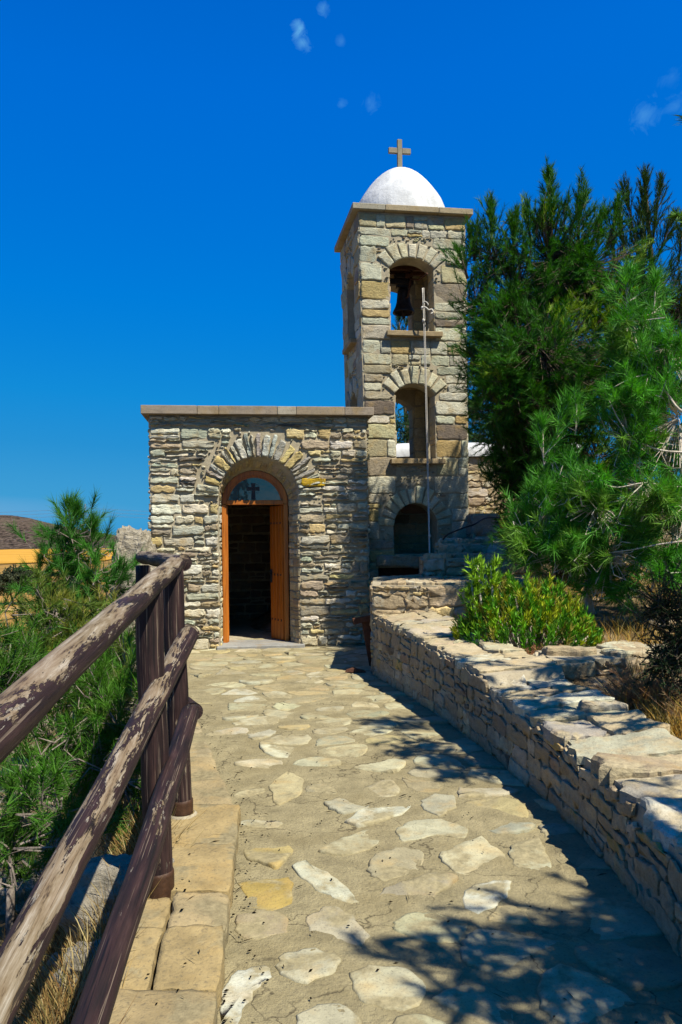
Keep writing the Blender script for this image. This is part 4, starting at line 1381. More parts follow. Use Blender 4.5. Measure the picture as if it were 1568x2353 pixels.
b.tube([(.13, .40, .2), (.10, .38, -.05), (.05, .36, -.30)], .018, 6); b.tube([(.10, .38, .02), (.19, .2, -.06), (.20, -.30, -.12)], .016, 6)
b.tube([(.10, .37, -.10), (.04, .36, -.30), (-.04, .40, -.34)], .014, 6); b.box((.02, .36, .04), (.14, .42, .10), bev=.006)
b.build('bracket', M['iron'], fe)
# rope
rt = tm @ Vector((TWD / 2 + .20, TT - .30, 5.78)); 
pA = P(971, 662, 12.22); pB = P(975, 775, 12.12); pC = P(982, 1065, 12.05); pD = P(986, 1230, 11.6); pE = P(988, 1318, 11.25)
rope = empty('bell_rope', pE, 'pale knotted rope hanging from the bell down the tower front', 'rope')
b = MB()
base = pE
line = cr([pA, pB, pC, pD, pE], 8)
b.tube([p - base for p in line], .0075, 6); 
off = Vector((.020, -.012, 0))
b.tube([p - base + off * (1 - .6 * i / len(line)) for i, p in enumerate(line)], .006, 6)
b.build('strand', M['rope'], rope)
for (u, v, r) in ((970, 708, .026), (973, 737, .030), (988, 1232, .024)):
    k = MB()
    p = P(u, v, 12.1 if v < 1000 else 11.55) - base
    k.tube([p + Vector((0, 0, r)), p + Vector((r * .2, 0, r * .3)), p - Vector((0, 0, r))], [r * .4, r * .8, r * .4], 8)
    k.build('knot', M['rope'], rope)
for pp, r in (([P(970, 708, 12.1), P(978, 706, 12.05), P(985, 712, 12.05), P(993, 711, 12.05), P(995, 718, 12.05), P(990, 721, 12.04)], .012), ([P(971, 700, 12.1), P(977, 693, 12.08), P(983, 697, 12.06), P(984, 702, 12.06)], .009)):
    k = MB(); k.tube([p - base for p in cr(pp, 4)], r, 6); k.build('rope_tail', M['rope'], rope)

# ================================================================ WALL BEHIND THE TOWER with white cap
b3 = (0.7, 17.0, 1.0)
e = empty('boundary_wall', b3, 'rubble wall with whitewashed cap behind the bell tower', 'wall')
mb = MB(); prism(mb, b3, [(0.6, 17.0), (5.2, 17.2), (5.2, 17.7), (0.6, 17.5)], 0.8, 3.36, PAL_OCH, (.12, .28), (.2, .6), .03, cap=False); mb.build('wall', [M['mortar'], M['wallstone']], e)
mb = MB()
n = 20
vs = []
for i in range(n + 1):
    x = -.15 + 4.8 * i / n; yb = .2 * (i / n)
    for (yy, zz) in ((-.10, 2.34), (-.11, 2.46), (-.02, 2.60), (.2, 2.66), (.42, 2.60), (.55, 2.44), (.55, 2.34)):
        vs.append((x, yy + yb, zz + .015 * nz(x, yy, 0, 3)))
mb.add(vs, [[i * 7 + k, i * 7 + k + 1, (i + 1) * 7 + k + 1, (i + 1) * 7 + k] for i in range(n) for k in range(6)] + [[0, 6, 5, 4, 3, 2, 1], [n * 7 + k for k in range(7)]])
mb.build('cap', M['plaster'], e)

# ================================================================ SMALL THINGS
pt = P(846, 1420, 9.75)
e = empty('rusty_stand', (pt.x, pt.y, 0), 'rusty iron plate stand with crossbar leaning behind the wall end', 'stand')
mb = MB()
a, b = P(836, 1418, 9.75), P(856, 1535, 9.75)
ang = math.atan2(b.x - a.x, a.z - b.z)
mt = Matrix.Translation(((a.x + b.x) / 2 - pt.x + .02, 0, (a.z + b.z) / 2)) @ Matrix.Rotation(-ang, 4, 'Y')
mb.box((-.055, -.03, -.34), (.08, .03, .33), mat=mt, bev=.006); mb.build('plate', M['iron'], e)
mb = MB(); mt2 = Matrix.Translation((a.x - pt.x + .01, -.035, a.z - .02)) @ Matrix.Rotation(-R(10), 4, 'Y')
mb.box((-.15, -.03, -.04), (.16, .03, .035), mat=mt2, bev=.005); mb.build('crossbar', M['iron'], e)
q = G(817, 1547)
mb = MB()
vs = []
outl = [(-.13, -.02), (-.05, .05), (-.01, .065), (.03, .045), (.09, .06), (.13, .02), (.12, -.03), (0, -.04)]
for z in (0.016, .05):
    vs += [(x * (1 if z < .03 else .8), y * (1 if z < .03 else .7), z * (1 + .3 * math.sin(i))) for i, (x, y) in enumerate(outl)]
mb.add(vs, [list(range(8))[::-1], list(range(8, 16))] + [[i, (i + 1) % 8, 8 + (i + 1) % 8, 8 + i] for i in range(8)], sm=False)
o = mb.build('iron_scrap', M['iron']); o.location = (q.x, q.y, 0); tag(o, 'flat rusty iron scrap lying on the shaded path', 'scrap')
# cable
mb = MB()
pts = [P(1018, 1240, 10.9), P(1030, 1228, 10.85), P(1060, 1215, 10.8), P(1090, 1205, 10.8), P(1105, 1196, 10.95), P(1120, 1190, 11.1), P(1150, 1190, 11.3)]
mb.tube([p - pts[0] + Vector((0, 0, 0)) for p in cr(pts, 4)], .012, 6)
o = mb.build('cable', M['black']); o.location = pts[0]; tag(o, 'thin black cable trailing over the terrace stones', 'cable')

# ================================================================ RAILING
def log(mb, pts, rads, sides=20, worn=None):
    """log whose attribute holds metres along, metres round and how far a spot faces the weather (up)"""
    pts = [Vector(p) for p in pts]
    vs, cs, fs = [], [], []
    acc = random.uniform(0, 20)
    for i, p in enumerate(pts):
        if i: acc += (p - pts[i - 1]).length
        t = (pts[min(i + 1, len(pts) - 1)] - pts[max(i - 1, 0)]).normalized()
        r0 = Vector((0, 0, 1)) if abs(t.z) < 0.9 else Vector((1, 0, 0))
        a = t.cross(r0).normalized(); b = a.cross(t)
        for k in range(sides + 1):
            an = 2 * math.pi * k / sides
            d = a * math.cos(an) + b * math.sin(an)
            rr = rads[i] * (1 + .035 * nz(acc * .8, math.cos(an) * .7, math.sin(an) * .7, 1.7))
            vs.append(p + d * rr); cs.append((acc, rads[i] * an * 2.0, max(-1, d.z)))
    for i in range(len(pts) - 1):
        for k in range(sides):
            q = i * (sides + 1) + k
            fs.append([q, q + 1, q + sides + 2, q + sides + 1])
    m = sides + 1
    L = len(pts) - 1
    for i, sg in ((0, -1), (L, 1)):
        t = (pts[L] - pts[L - 1]).normalized() if i else (pts[0] - pts[1]).normalized()
        k0 = len(vs)
        for k in range(m):
            vs.append(pts[i].lerp(Vector(vs[i * m + k]), .82) + t * rads[i] * .12); cs.append(cs[i * m + k])
        for k in range(sides):
            fs.append([i * m + k, i * m + k + 1, k0 + k + 1, k0 + k])
        fs.append([k0 + k for k in range(sides)])
    mb.add(vs, fs, np.array(cs))

def logline(a, b, ra, rb, n=30, bow=(0, 0, 0)):
    a, b = Vector(a), Vector(b); bow = Vector(bow)
    pts = [a.lerp(b, i / n) + bow * math.sin(math.pi * i / n) + Vector((nz(i * .2, a.x, 1), 0, nz(i * .2, a.z, 2))) * .006 for i in range(n + 1)]
    return pts, [ra + (rb - ra) * i / n for i in range(n + 1)]

rail = empty('wooden_railing', (-0.82, 3.45, 0), 'railing of round brown logs with flaking paint beside the path', 'railing')
RB = Vector(rail.location) if False else Vector((-0.82, 3.45, 0))
def add_log(name, mat, a, b, ra, rb, bow=(0, 0, 0)):
    mb = MB()
    p, r = logline(a, b, ra, rb, bow=bow)
    log(mb, [q - RB for q in p], r)
    return mb.build(name, M[mat], rail)
def ext(a, b, Y):
    a, b = Vector(a), Vector(b); t = (Y - a.y) / (b.y - a.y)
    return a + (b - a) * t
tA, tB = P(0, 1668, 1.39), P(402, 1296, 4.45)
add_log('rail', 'toprail', ext(tA, tB, 0.9), tB, .044, .052)
mA, mB_ = P(65, 2165, 1.75), P(432, 1462, 4.3)
add_log('rail', 'rail', ext(mA, mB_, 1.2), mB_, .045, .054)
lA, lB = P(203, 2353, 1.9), P(436, 1640, 4.25)
add_log('rail', 'lowrail', ext(lA, lB, 1.4), lB, .043, .050, bow=(.018, 0, .02))
def post(pb, pt, r):
    mb = MB(); p, rr = logline(pb, pt, r * 1.02, r, 24)
    log(mb, [q - RB for q in p], rr)
    return mb.build('post', M['post'], rail)
M['foot'] = simple('bare_wood_foot', (.050, .022, .009), .6, 0, 30, .5, 1.2, .003)
def foot(p, r):
    o = MB(); o.lathe([(r * 1.02, -.3), (r * 1.02, .085), (r * 1.0, .10), (r * .9, .105)], 20, p - RB); o.build('post_foot', M['foot'], rail)
pa = P(368, 2040, 3.46); pa.z = .06
post(pa, P(341, 1348, 3.46), .060); foot(Vector((pa.x, pa.y, .075)), .062)
pb = P(419, 1868, 4.40); pb.z = .06
post(pb, P(396, 1305, 4.40), .059); foot(Vector((pb.x, pb.y, .075)), .061)
cf = MB(); cf.lathe([(.075, -.2), (.085, .012), (.070, .02)], 18, Vector((pb.x, pb.y, .08)) - RB); cf.build('concrete_collar', M['mortar'], rail)
# next bay turns away towards the chapel corner
pc = Vector((-1.62, 6.3, -.1)); pct = Vector((-1.60, 6.3, 1.42))
post(pc, pct, .058)
add_log('rail', 'toprail', tB + Vector((.03, .1, .0)), Vector((-1.66, 6.5, 1.49)), .050, .050)
add_log('rail', 'rail', mB_ + Vector((.0, .08, .0)), Vector((-1.56, 6.5, .95)), .050, .048)
add_log('rail', 'lowrail', lB + Vector((.015, .06, .0)), Vector((-1.56, 6.5, .45)), .048, .046)
# the post of the bay in front, low at the picture edge
post(Vector((-.74, 1.62, -.3)), Vector((-.70, 1.62, .55)), .05)

# ================================================================ ROCKS
def boulder(name, label, cat, c, r, seed, sub=4, amp=.35, kind=None, group=None, mat='rock', boxy=False):
    bm = bmesh.new(); bmesh.ops.create_icosphere(bm, subdivisions=sub, radius=1)
    for v in bm.verts:
        p = v.co.normalized()
        n = mnoise.fractal(p * 1.5 + Vector((seed, 0, 0)), 0.9, 2.1, 7)
        cell = mnoise.noise(Vector((round(p.x * 2.2), round(p.y * 2.2), round(p.z * 5))) + Vector((seed, 5, 0)))
        k = 1 + amp * n + amp * .35 * cell + (.05 * mnoise.noise(p * 9 + Vector((seed, 1, 2))) if boxy else 0)
        b_ = lambda q: math.copysign(abs(q) ** (.62 if boxy else 1), q)
        v.co = Vector((b_(p.x) * r[0], b_(p.y) * r[1], b_(p.z) * r[2])) * k
    me = bpy.data.meshes.new(name); bm.to_mesh(me); bm.free()
    me.materials.append(M[mat])
    if not boxy: me.polygons.foreach_set('use_smooth', np.ones(len(me.polygons), bool))
    o = bpy.data.objects.new(name, me); COL.objects.link(o); o.location = c
    return tag(o, label, cat, group, kind)
c = P(310, 1262, 11.1)
boulder('rock_outcrop', 'craggy pale rock outcrop at the chapel corner', 'rock', (c.x, c.y, .80), (.29, .42, .90), 8.1, 6, .25, boxy=True)
for i, (u, v, Y, s) in enumerate(((285, 1900, 3.7, .30), (215, 2060, 3.1, .15), (318, 2060, 3.25, .10), (60, 1440, 9, .35), (180, 1890, 4.6, .18), (40, 1640, 6, .3))):
    c = P(u, v, Y); c.z = terrain(c.x, c.y) + .02
    lab = ['large pale boulder at the foot of the railing posts', 'grey boulder half hidden in dry grass under the rails', 'small grey stone wedged against the kerb foot',
           'pale rounded rock in the dry field edge beyond the pines', 'whitish stone among the pine branches below the railing', 'flat pale rock beneath the low pine'][i]
    boulder('boulder', lab, 'boulder', c, (s, s * .8, s * .7), i * 2.7, 5, .3, group='rocks on the slope below the railing')

# ================================================================ GRASS
def grass(name, spots, col, h, w, label, n_each, kind='stuff', lean_=.5, mat='straw'):
    mb = MB()
    P0, P1, CC = [], [], []
    for (x, y, r) in spots:
        for k in range(n_each):
            a = random.uniform(0, 6.28); rr = r * math.sqrt(random.random())
            px, py2 = x + rr * math.cos(a), y + rr * math.sin(a)
            z = terrain(px, py2)
            hh = h * random.uniform(.5, 1.3)
            P0.append((px, py2, z - .01)); P1.append((px + random.gauss(0, lean_) * hh, py2 + random.gauss(0, lean_) * hh, z + hh))
            c = random.choice(col); CC.append(c)
    p0, p1, cc = np.array(P0), np.array(P1), np.array(CC)
    d = p1 - p0
    side = unit(np.cross(d, rng.normal(size=d.shape))) * w
    mid = p0 + d * .55 + np.array([0, 0, 1]) * np.linalg.norm(d, axis=1)[:, None] * .08
    v = np.stack([p0 - side, p0 + side, mid + side * .8, mid - side * .8, p1], 1).reshape(-1, 3)
    k = np.arange(len(p0))[:, None] * 5
    c = np.repeat(cc * (1 + .2 * rng.normal(size=(len(cc), 1))).clip(.5, 1.5), 5, 0)
    mb.bulk(v, k + np.array([[0, 1, 2, 3]]), c)
    mb.L.append((k + np.array([[3, 2, 4]])).astype(np.int32).ravel() + (mb.n - len(v))); mb.S.append(np.full(len(p0), 3, np.int32)); mb.M.append(np.zeros(len(p0), np.int32)); mb.SM.append(np.full(len(p0), False))
    return tag(mb.build(name, M[mat]), label, None, None, kind)

STRAW = [(.25, .17, .06), (.20, .125, .04), (.32, .25, .11), (.15, .08, .025), (.12, .10, .03)]
sp = []
for k in range(90):
    y = random.uniform(1.4, 7.5); x = left_edge(y) - random.uniform(.05, 2.2)
    sp.append((x, y, .22))
for k in range(46):
    y = random.uniform(1.3, 4.4); sp.append((left_edge(y) - random.uniform(.0, .55), y, .14))
grass('dry_grass', sp, STRAW, .22, .0022, 'dry straw grass on the slope under the railing', 120)
sp = [(random.uniform(2.4, 5.5), random.uniform(7.2, 11), .3) for k in range(60)] + [(random.uniform(1.95, 3.2), random.uniform(4.6, 6.3), .2) for k in range(16)]
grass('dry_scrub', sp, [(.36, .22, .045), (.30, .16, .03), (.42, .31, .11), (.25, .19, .035)], .17, .0026, 'golden dried weeds covering the planting beds', 110)
sp = [(P(u, v, Y).x, Y, .3) for u, v, Y in ((1110, 1150, 15.5), (1130, 1120, 16), (1150, 1150, 15), (1090, 1180, 14.6), (1180, 1150, 15), (940, 1000, 16.4))]
grass('dry_weeds', sp, [(.55, .38, .06), (.50, .33, .08)], .45, .006, 'yellow dried weeds at the foot of the whitewashed wall', 130)
sp = [(random.uniform(-16, -4), random.uniform(9, 26), .8) for k in range(70)]
grass('steppe_grass', sp, [(.40, .26, .08), (.30, .22, .07), (.22, .20, .06)], .35, .006, 'dry grass and low scrub running down to the plain', 90)

def dry_bush(label, c, r, h, cols, n=420, base_z=None):
    e = MB()
    p0 = np.tile(np.array([[0, 0, 0]]), (n, 1)) + rng.normal(size=(n, 3)) * np.array([r * .25, r * .25, .01])
    dr = unit(rng.normal(size=(n, 3)) * np.array([1, 1, .4]) + np.array([0, 0, .9]))
    p1 = p0 + dr * np.array([r, r, h]) * rng.uniform(.5, 1.15, (n, 1))
    twigs(e, p0, p1, .0035, .0015, (.3, .17, .08), 0)
    cc = np.array([random.choice(cols) for _ in range(n)])
    needles(e, p0, p1, cc, 12, .05, .003, (.3, 1.0), .3)
    o = e.build('dry_bush', M['straw'])
    o.location = (c[0], c[1], terrain(c[0], c[1]) if base_z is None else base_z)
    return tag(o, label, 'dry bush', 'dead brown bushes in the planting beds')
dry_bush('russet dry bush behind the wall below the short garden wall', (2.28, 5.85), .34, .34, [(.36, .17, .06), (.28, .13, .05), (.42, .26, .10)])
dry_bush('grey brown twiggy bush on the bank next to the wall cap', (2.45, 5.0), .36, .30, [(.26, .20, .11), (.18, .13, .07), (.35, .27, .13)])
dry_bush('reddish dry tuft at the foot of the bright green bush', (1.86, 7.05), .30, .14, [(.36, .14, .08), (.30, .17, .07)], 260)

# ================================================================ SUCCULENT BUSH
sc = Vector((1.78, 7.55, .50))
e = empty('succulent_bush', sc, 'bright green bush of upright fleshy leaves growing behind the wall', 'bush')
st, lv = MB(), MB()
A, B, CC = [], [], []
for k in range(640):
    a = random.uniform(0, 6.283); rr = math.sqrt(random.random())
    ex, ey = rr * math.cos(a) * .66, rr * math.sin(a) * .44
    hh = (.05 + .58 * (1 - rr ** 2.2)) * random.uniform(.45, 1.08)
    if ex < -.1: hh += .10 * random.random()
    root = Vector((ex * .45, ey * .45, 0)); tip = Vector((ex, ey, hh))
    if k % 9 == 0: st.tube([root, root.lerp(tip, .5) + Vector((0, 0, -.04)), tip], [.012, .010, .008], 5)
    t2 = tip + Vector((ex * .10, ey * .10, .09 + .04 * random.random()))
    A.append(tip - Vector((0, 0, .04))); B.append(t2)
    CC.append(random.choice([(.09, .26, .010), (.06, .20, .010), (.15, .30, .012), (.27, .31, .012), (.045, .14, .010), (.22, .20, .03)]))
for (u, v) in ((1098, 1300), (1128, 1300), (1085, 1345)):
    tp_ = P(u, v, 7.45) - sc
    st.tube([Vector((tp_.x * .7, tp_.y * .6, .1)), Vector((tp_.x * .95, tp_.y, tp_.z * .6)), tp_], [.014, .012, .010], 6)
    for k in range(16):
        dn = random.uniform(.02, .30)
        A.append(tp_ + Vector((random.gauss(0, .04), random.gauss(0, .04), -dn))); B.append(tp_ + Vector((random.gauss(0, .05), random.gauss(0, .05), -dn + .10))); CC.append((.16, .30, .014))
needles(lv, np.array([tuple(x) for x in A]), np.array([tuple(x) for x in B]), np.array(CC), 34, .075, .0052, (.10, .9), .0, kite=True, colvar=.3)
st.build('stem', M['palebark'], e); lv.build('foliage', M['leaf'], e)

# ================================================================ TREES
DK, DK2 = (.018, .085, .006), (.052, .155, .010)
YG = (.15, .25, .012)
# big dark tree beside the tower
tb = Vector((3.05, 10.6, terrain(3.05, 10.6)))
L1 = [(1262, 600, 10.4, 120, 150, 560), (1185, 690, 10.2, 100, 140, 460), (1340, 620, 10.6, 120, 150, 480), (1130, 590, 10.3, 50, 76, 120), (1098, 700, 10.3, 40, 80, 100), (1108, 820, 10.2, 36, 80, 110),
      (1250, 830, 9.9, 150, 170, 760), (1160, 920, 10.0, 70, 140, 380), (1380, 830, 10.2, 140, 170, 480), (1260, 1040, 10.0, 140, 140, 560), (1185, 1080, 10.1, 75, 90, 300), (1370, 1060, 10.2, 140, 160, 420), (1225, 1190, 10.2, 100, 80, 260), (1440, 690, 10.6, 90, 110, 280),
      (1240, 800, 9.2, 100, 85, 300), (1270, 940, 9.2, 85, 95, 260), (1180, 860, 9.3, 60, 80, 180)]
S1 = [(1262, 560, 10.4, 0, -150, 60), (1328, 560, 10.5, 8, -130, 50), (1130, 560, 10.3, -2, -70, 34), (1180, 590, 10.3, 4, -75, 30), (1395, 570, 10.5, 22, -85, 34), (1092, 600, 10.3, -8, -60, 22), (1220, 560, 10.4, -6, -70, 26), (1075, 640, 10.2, -12, -45, 20), (1360, 560, 10.5, 22, -60, 24)]
conifer('pine_tree', 'tall dense dark green pine beside the bell tower', 'pine tree', tb, L1, DK, DK2, nlen=.105, nwid=.0064, npers=50, slen=.34, up=.42, barkm='darkbark', trunk_r=.13, spikes=S1,
        trunk_top=P(1262, 440, 10.5), group='pine trees by the tower', spread=(.20, .75), tipcol=YG, yellow=.10, limb_r=.045, rndd=.9)
tb = Vector((5.6, 13.2, terrain(5.6, 13.2)))
L2 = [(1480, 640, 13, 90, 130, 240), (1560, 690, 13, 90, 120, 240), (1440, 700, 13, 70, 80, 150), (1520, 820, 13, 110, 130, 260), (1640, 640, 13, 80, 150, 160), (1580, 960, 13, 120, 180, 240)]
S2 = [(1478, 620, 13, 4, -210, 150), (1462, 560, 13, -24, -120, 60), (1500, 560, 13, 18, -130, 60), (1420, 650, 13, -12, -80, 40), (1560, 600, 13, 10, -90, 46), (1512, 590, 13, 26, -70, 50), (1440, 600, 13, -14, -80, 40)]
conifer('pine_tree', 'slender dark pine with a bare pointed leader behind the dense pine', 'pine tree', tb, L2, (.022, .052, .006), (.036, .075, .010), nlen=.10, nwid=.0065, npers=40, slen=.42, up=.8, barkm='darkbark', trunk_r=.12, spikes=S2,
        trunk_top=P(1482, 400, 13), group='pine trees by the tower', spread=(.15, .55), limb_r=.04)
# nearer bright pine with pale twigs
tb = P(1360, 1440, 8.7); tb.z = terrain(tb.x, tb.y)
L3 = [(1450, 740, 7.4, 60, 80, 66), (1525, 800, 7.3, 75, 110, 90), (1480, 900, 7.2, 90, 100, 120), (1425, 860, 7.4, 45, 80, 50), (1560, 960, 7.1, 80, 120, 100), (1450, 1010, 7.2, 70, 80, 100),
      (1310, 1100, 7.2, 60, 70, 70), (1260, 1170, 7.2, 70, 65, 110), (1370, 1160, 7.0, 90, 75, 130), (1480, 1120, 7.0, 95, 90, 130), (1560, 1180, 6.9, 80, 100, 110), (1240, 1240, 7.3, 60, 55, 110), (1310, 1260, 7.1, 70, 65, 120), (1400, 1270, 7.0, 85, 75, 130), (1500, 1280, 6.9, 85, 80, 110), (1350, 1330, 7.2, 60, 45, 70)]
S3 = [(1440, 720, 7.4, 2, -70, 12), (1502, 720, 7.3, 4, -50, 8), (1250, 1080, 7.2, -2, -90, 12), (1322, 1000, 7.2, 4, -60, 8), (1280, 1010, 7.3, 4, -60, 8)]
PALE = [([P(1600, 960, 8.00), P(1560, 940, 8.00), P(1530, 900, 8.10), P(1490, 860, 8.20), P(1460, 800, 8.30)], .016),
        ([P(1600, 1040, 8.00), P(1520, 1035, 8.00), P(1450, 1010, 8.10), P(1400, 1000, 8.20)], .014),
        ([P(1600, 1120, 7.80), P(1540, 1118, 7.80), P(1480, 1110, 7.85), P(1420, 1120, 7.90), P(1380, 1110, 7.90)], .013),
        ([P(1600, 1240, 7.70), P(1520, 1250, 7.70), P(1460, 1262, 7.80), P(1400, 1270, 7.90)], .012),
        ([P(1490, 860, 8.15), P(1450, 870, 8.10), P(1410, 890, 8.10)], .009), ([P(1570, 940, 8.00), P(1580, 880, 8.00), P(1570, 820, 8.10)], .012),
        ([P(1450, 1010, 8.10), P(1420, 960, 8.10), P(1400, 920, 8.10)], .009), ([P(1480, 1110, 7.85), P(1440, 1150, 7.80), P(1420, 1190, 7.80)], .008),
        ([P(1260, 1250, 8.20), P(1300, 1230, 8.10), P(1350, 1240, 8.10), P(1400, 1200, 8.10)], .009)]
dY = 1.1
L3 = [(u, v, Y + dY, a, b, int(n * .72)) for u, v, Y, a, b, n in L3]; S3 = [(u, v, Y + dY, a, b, n) for u, v, Y, a, b, n in S3]
conifer('pine_tree', 'bright green young pine with pale bare twigs rising from the planting bed', 'pine tree', tb, L3, (.045, .185, .016), (.105, .300, .036), nlen=.17, nwid=.0078, npers=54, slen=.30, up=.35, barkm='palebark', trunk_r=.055, spikes=S3,
        trunk_top=P(1470, 760, 8.50), group='pine trees by the tower', spread=(.35, 1.0), tipcol=(.13, .27, .035), yellow=.13, limb_r=.016, t0=.35, density=1.25,
        trunk_pts=[tb, P(1356, 1400, 8.70), P(1350, 1360, 8.65), P(1355, 1300, 8.60), P(1390, 1180, 8.50), P(1430, 1020, 8.45), P(1460, 880, 8.45), P(1468, 780, 8.50)], vis_limbs=PALE)

# juniper sprays at the picture edge, from a tree standing beyond it; its branches also shade the wall and path
tb = Vector((3.6, 4.4, terrain(3.6, 4.4)))
L4 = [(1530, 1400, 5.4, 48, 50, 90), (1560, 1470, 5.3, 50, 60, 110), (1525, 1520, 5.3, 36, 36, 70), (1600, 1420, 5.3, 60, 90, 100), (1600, 1560, 5.2, 40, 40, 50)]
conifer('juniper', 'dark juniper branch with scaly sprays reaching in over the bank', 'juniper', tb, L4, (.020, .045, .016), (.035, .06, .02), nlen=.028, nwid=.0075, npers=46, slen=.22, up=.1, barkm='darkbark', trunk_r=.07,
        trunk_top=P(1640, 1330, 5.2), spread=(.5, 1.0), t0=.0, limb_r=.012, kite=False)

def wtree(name, label, cat, base, lobes, **kw):
    """lobes given in metres: (x, y, z, rx, rz, shoots)"""
    L = []
    for (x, y, z, rx, rz, ns) in lobes:
        u, v = U0 + x / y * F, V0 + (EYE - z) / y * F
        dx, dy = u - U0, v - V0
        # undo the roll so that P() lands on the point
        uu, vv = U0 + dx + ROLL * dy, V0 + dy - ROLL * dx
        L.append((uu, vv, y, rx * F / y, rz * F / y, ns))
    return conifer(name, label, cat, base, L, **kw)
# overhanging pine just outside the picture whose branches dapple the path and the wall
wtree('pine_tree', 'pine overhanging the near wall from beyond the picture edge', 'pine tree', Vector((3.5, 1.4, terrain(3.5, 1.4))),
      [(2.25, 1.62, 3.0, .36, .18, 56), (2.60, 1.35, 3.0, .45, .22, 26), (1.98, 1.50, 3.05, .28, .12, 36), (2.15, 1.15, 2.8, .36, .16, 34), (2.9, 2.1, 2.7, .42, .2, 44), (3.0, 1.6, 3.4, .6, .4, 80)],
      colA=(.04, .10, .01), colB=(.06, .13, .02), nlen=.10, nwid=.011, npers=60, slen=.24, up=.3, trunk_r=.09, trunk_top=(3.2, 1.5, 3.6), spread=(.35, 1.0), limb_r=.02, density=1.35, clump=9, csig=.5)
wtree('pine_tree', 'pine whose boughs shade the middle of the wall', 'pine tree', Vector((4.2, 4.3, terrain(4.2, 4.3))),
      [(2.75, 4.75, 4.2, .42, .16, 44), (2.45, 4.1, 3.50, .50, .15, 64), (2.30, 4.55, 3.40, .30, .10, 26), (2.62, 4.35, 2.9, .30, .15, 30), (3.0, 5.2, 2.7, .35, .16, 36), (3.6, 4.5, 3.6, .6, .5, 90), (3.0, 4.0, 2.6, .3, .15, 22)],
      colA=(.04, .10, .01), colB=(.06, .13, .02), nlen=.10, nwid=.011, npers=60, slen=.24, up=.3, trunk_r=.09, trunk_top=(3.9, 4.4, 4.0), spread=(.35, 1.0), limb_r=.02, density=1.25, clump=10, csig=.4)

wtree_b = Vector((.75, -8.2, -.1))
e = empty('pine_tree', wtree_b, 'slender pine standing back along the path, mirrored in the fanlight', 'pine tree')
tr_, cr_ = MB(), MB()
tr_.tube([(0, 0, -.1), (.05, 0, 2), (0, .1, 4.6)], [.10, .07, .02], 7)
nn_ = 340
hh_ = rng.uniform(1.8, 4.9, nn_); aa_ = rng.uniform(0, 6.28, nn_); rr_ = (5.2 - hh_) * .30 * rng.uniform(.2, 1, nn_)
q0 = np.stack([rr_ * .4 * np.cos(aa_), rr_ * .4 * np.sin(aa_), hh_ - .1], 1); q1 = np.stack([rr_ * np.cos(aa_), rr_ * np.sin(aa_), hh_ + .1], 1)
needles(cr_, q0, q1, np.tile(np.array([[.035, .09, .01]]), (nn_, 1)), 40, .14, .010, (.3, 1.0), .2)
twigs(tr_, q0 * np.array([.1, .1, 1]), q1, .012, .004, (1, 1, 1), 0)
tr_.build('trunk', M['darkbark'], e); cr_.build('crown', M['needle'], e)

# slope below the railing: young pines
GA, GB = (.028, .120, .012), (.065, .185, .022)
tb = P(185, 1700, 8.0); tb.z = terrain(tb.x, tb.y)
L5 = [(166, 1235, 8, 40, 40, 30), (182, 1280, 8, 46, 28, 22), (140, 1310, 8, 40, 26, 18), (205, 1262, 8, 26, 40, 14), (128, 1285, 8, 24, 24, 12), (160, 1320, 8, 44, 32, 24), (215, 1320, 8, 34, 34, 14), (118, 1352, 8, 34, 26, 18), (190, 1372, 8, 46, 30, 20), (262, 1345, 8, 30, 30, 14), (245, 1405, 8, 50, 34, 22), (155, 1412, 8, 44, 30, 18), (288, 1330, 8.2, 20, 24, 9), (210, 1480, 8, 90, 50, 50)]
conifer('pine_tree', 'young pine with a tall candle tipped leader standing below the railing', 'pine tree', tb, L5, GA, GB, nlen=.15, nwid=.0056, npers=70, slen=.24, up=.6, barkm='bark', clump=6, csig=.5, density=1.15, trunk_r=.05,
        spikes=[(170, 1225, 8, 0, -35, 10), (212, 1270, 8, 4, -40, 8), (162, 1215, 8, -4, -35, 5)], trunk_top=P(166, 1180, 8), group='young pines on the slope', spread=(.2, .8), limb_r=.014, t0=.25)
cand = MB()
for (u, v0, v1) in ((162, 1200, 1164), (156, 1205, 1172), (172, 1200, 1173), (178, 1200, 1170)):
    pass
tb = P(130, 1800, 6.3); tb.z = terrain(tb.x, tb.y)
L6 = [(115, 1410, 6.4, 48, 30, 46), (175, 1435, 6.3, 60, 40, 60), (105, 1475, 6.3, 46, 34, 46), (165, 1525, 6.2, 80, 46, 66), (95, 1560, 6.2, 50, 40, 36), (215, 1475, 6.4, 50, 46, 44), (120, 1600, 6.1, 90, 46, 60), (220, 1560, 6.2, 60, 56, 44), (60, 1432, 6.5, 26, 14, 9)]
conifer('pine_tree', 'yellowish green young pine spreading below the railing', 'pine tree', tb, L6, (.075, .125, .018), (.125, .165, .022), nlen=.10, nwid=.0058, npers=64, slen=.24, up=.55, barkm='bark', clump=7, csig=.45, density=1.2, trunk_r=.04,
        trunk_top=P(130, 1400, 6.3), group='young pines on the slope', spread=(.25, .9), limb_r=.012, tipcol=(.20, .21, .03), yellow=.2)
tb = P(240, 1900, 5.0); tb.z = terrain(tb.x, tb.y)
L7 = [(240, 1620, 5.1, 75, 70, 50), (290, 1540, 5.6, 45, 60, 40), (200, 1700, 5.0, 90, 60, 44), (285, 1690, 4.9, 45, 80, 40), (130, 1690, 5.0, 60, 50, 28), (210, 1780, 4.8, 70, 50, 34), (280, 1790, 4.7, 50, 50, 30), (90, 1770, 4.8, 60, 50, 24)]
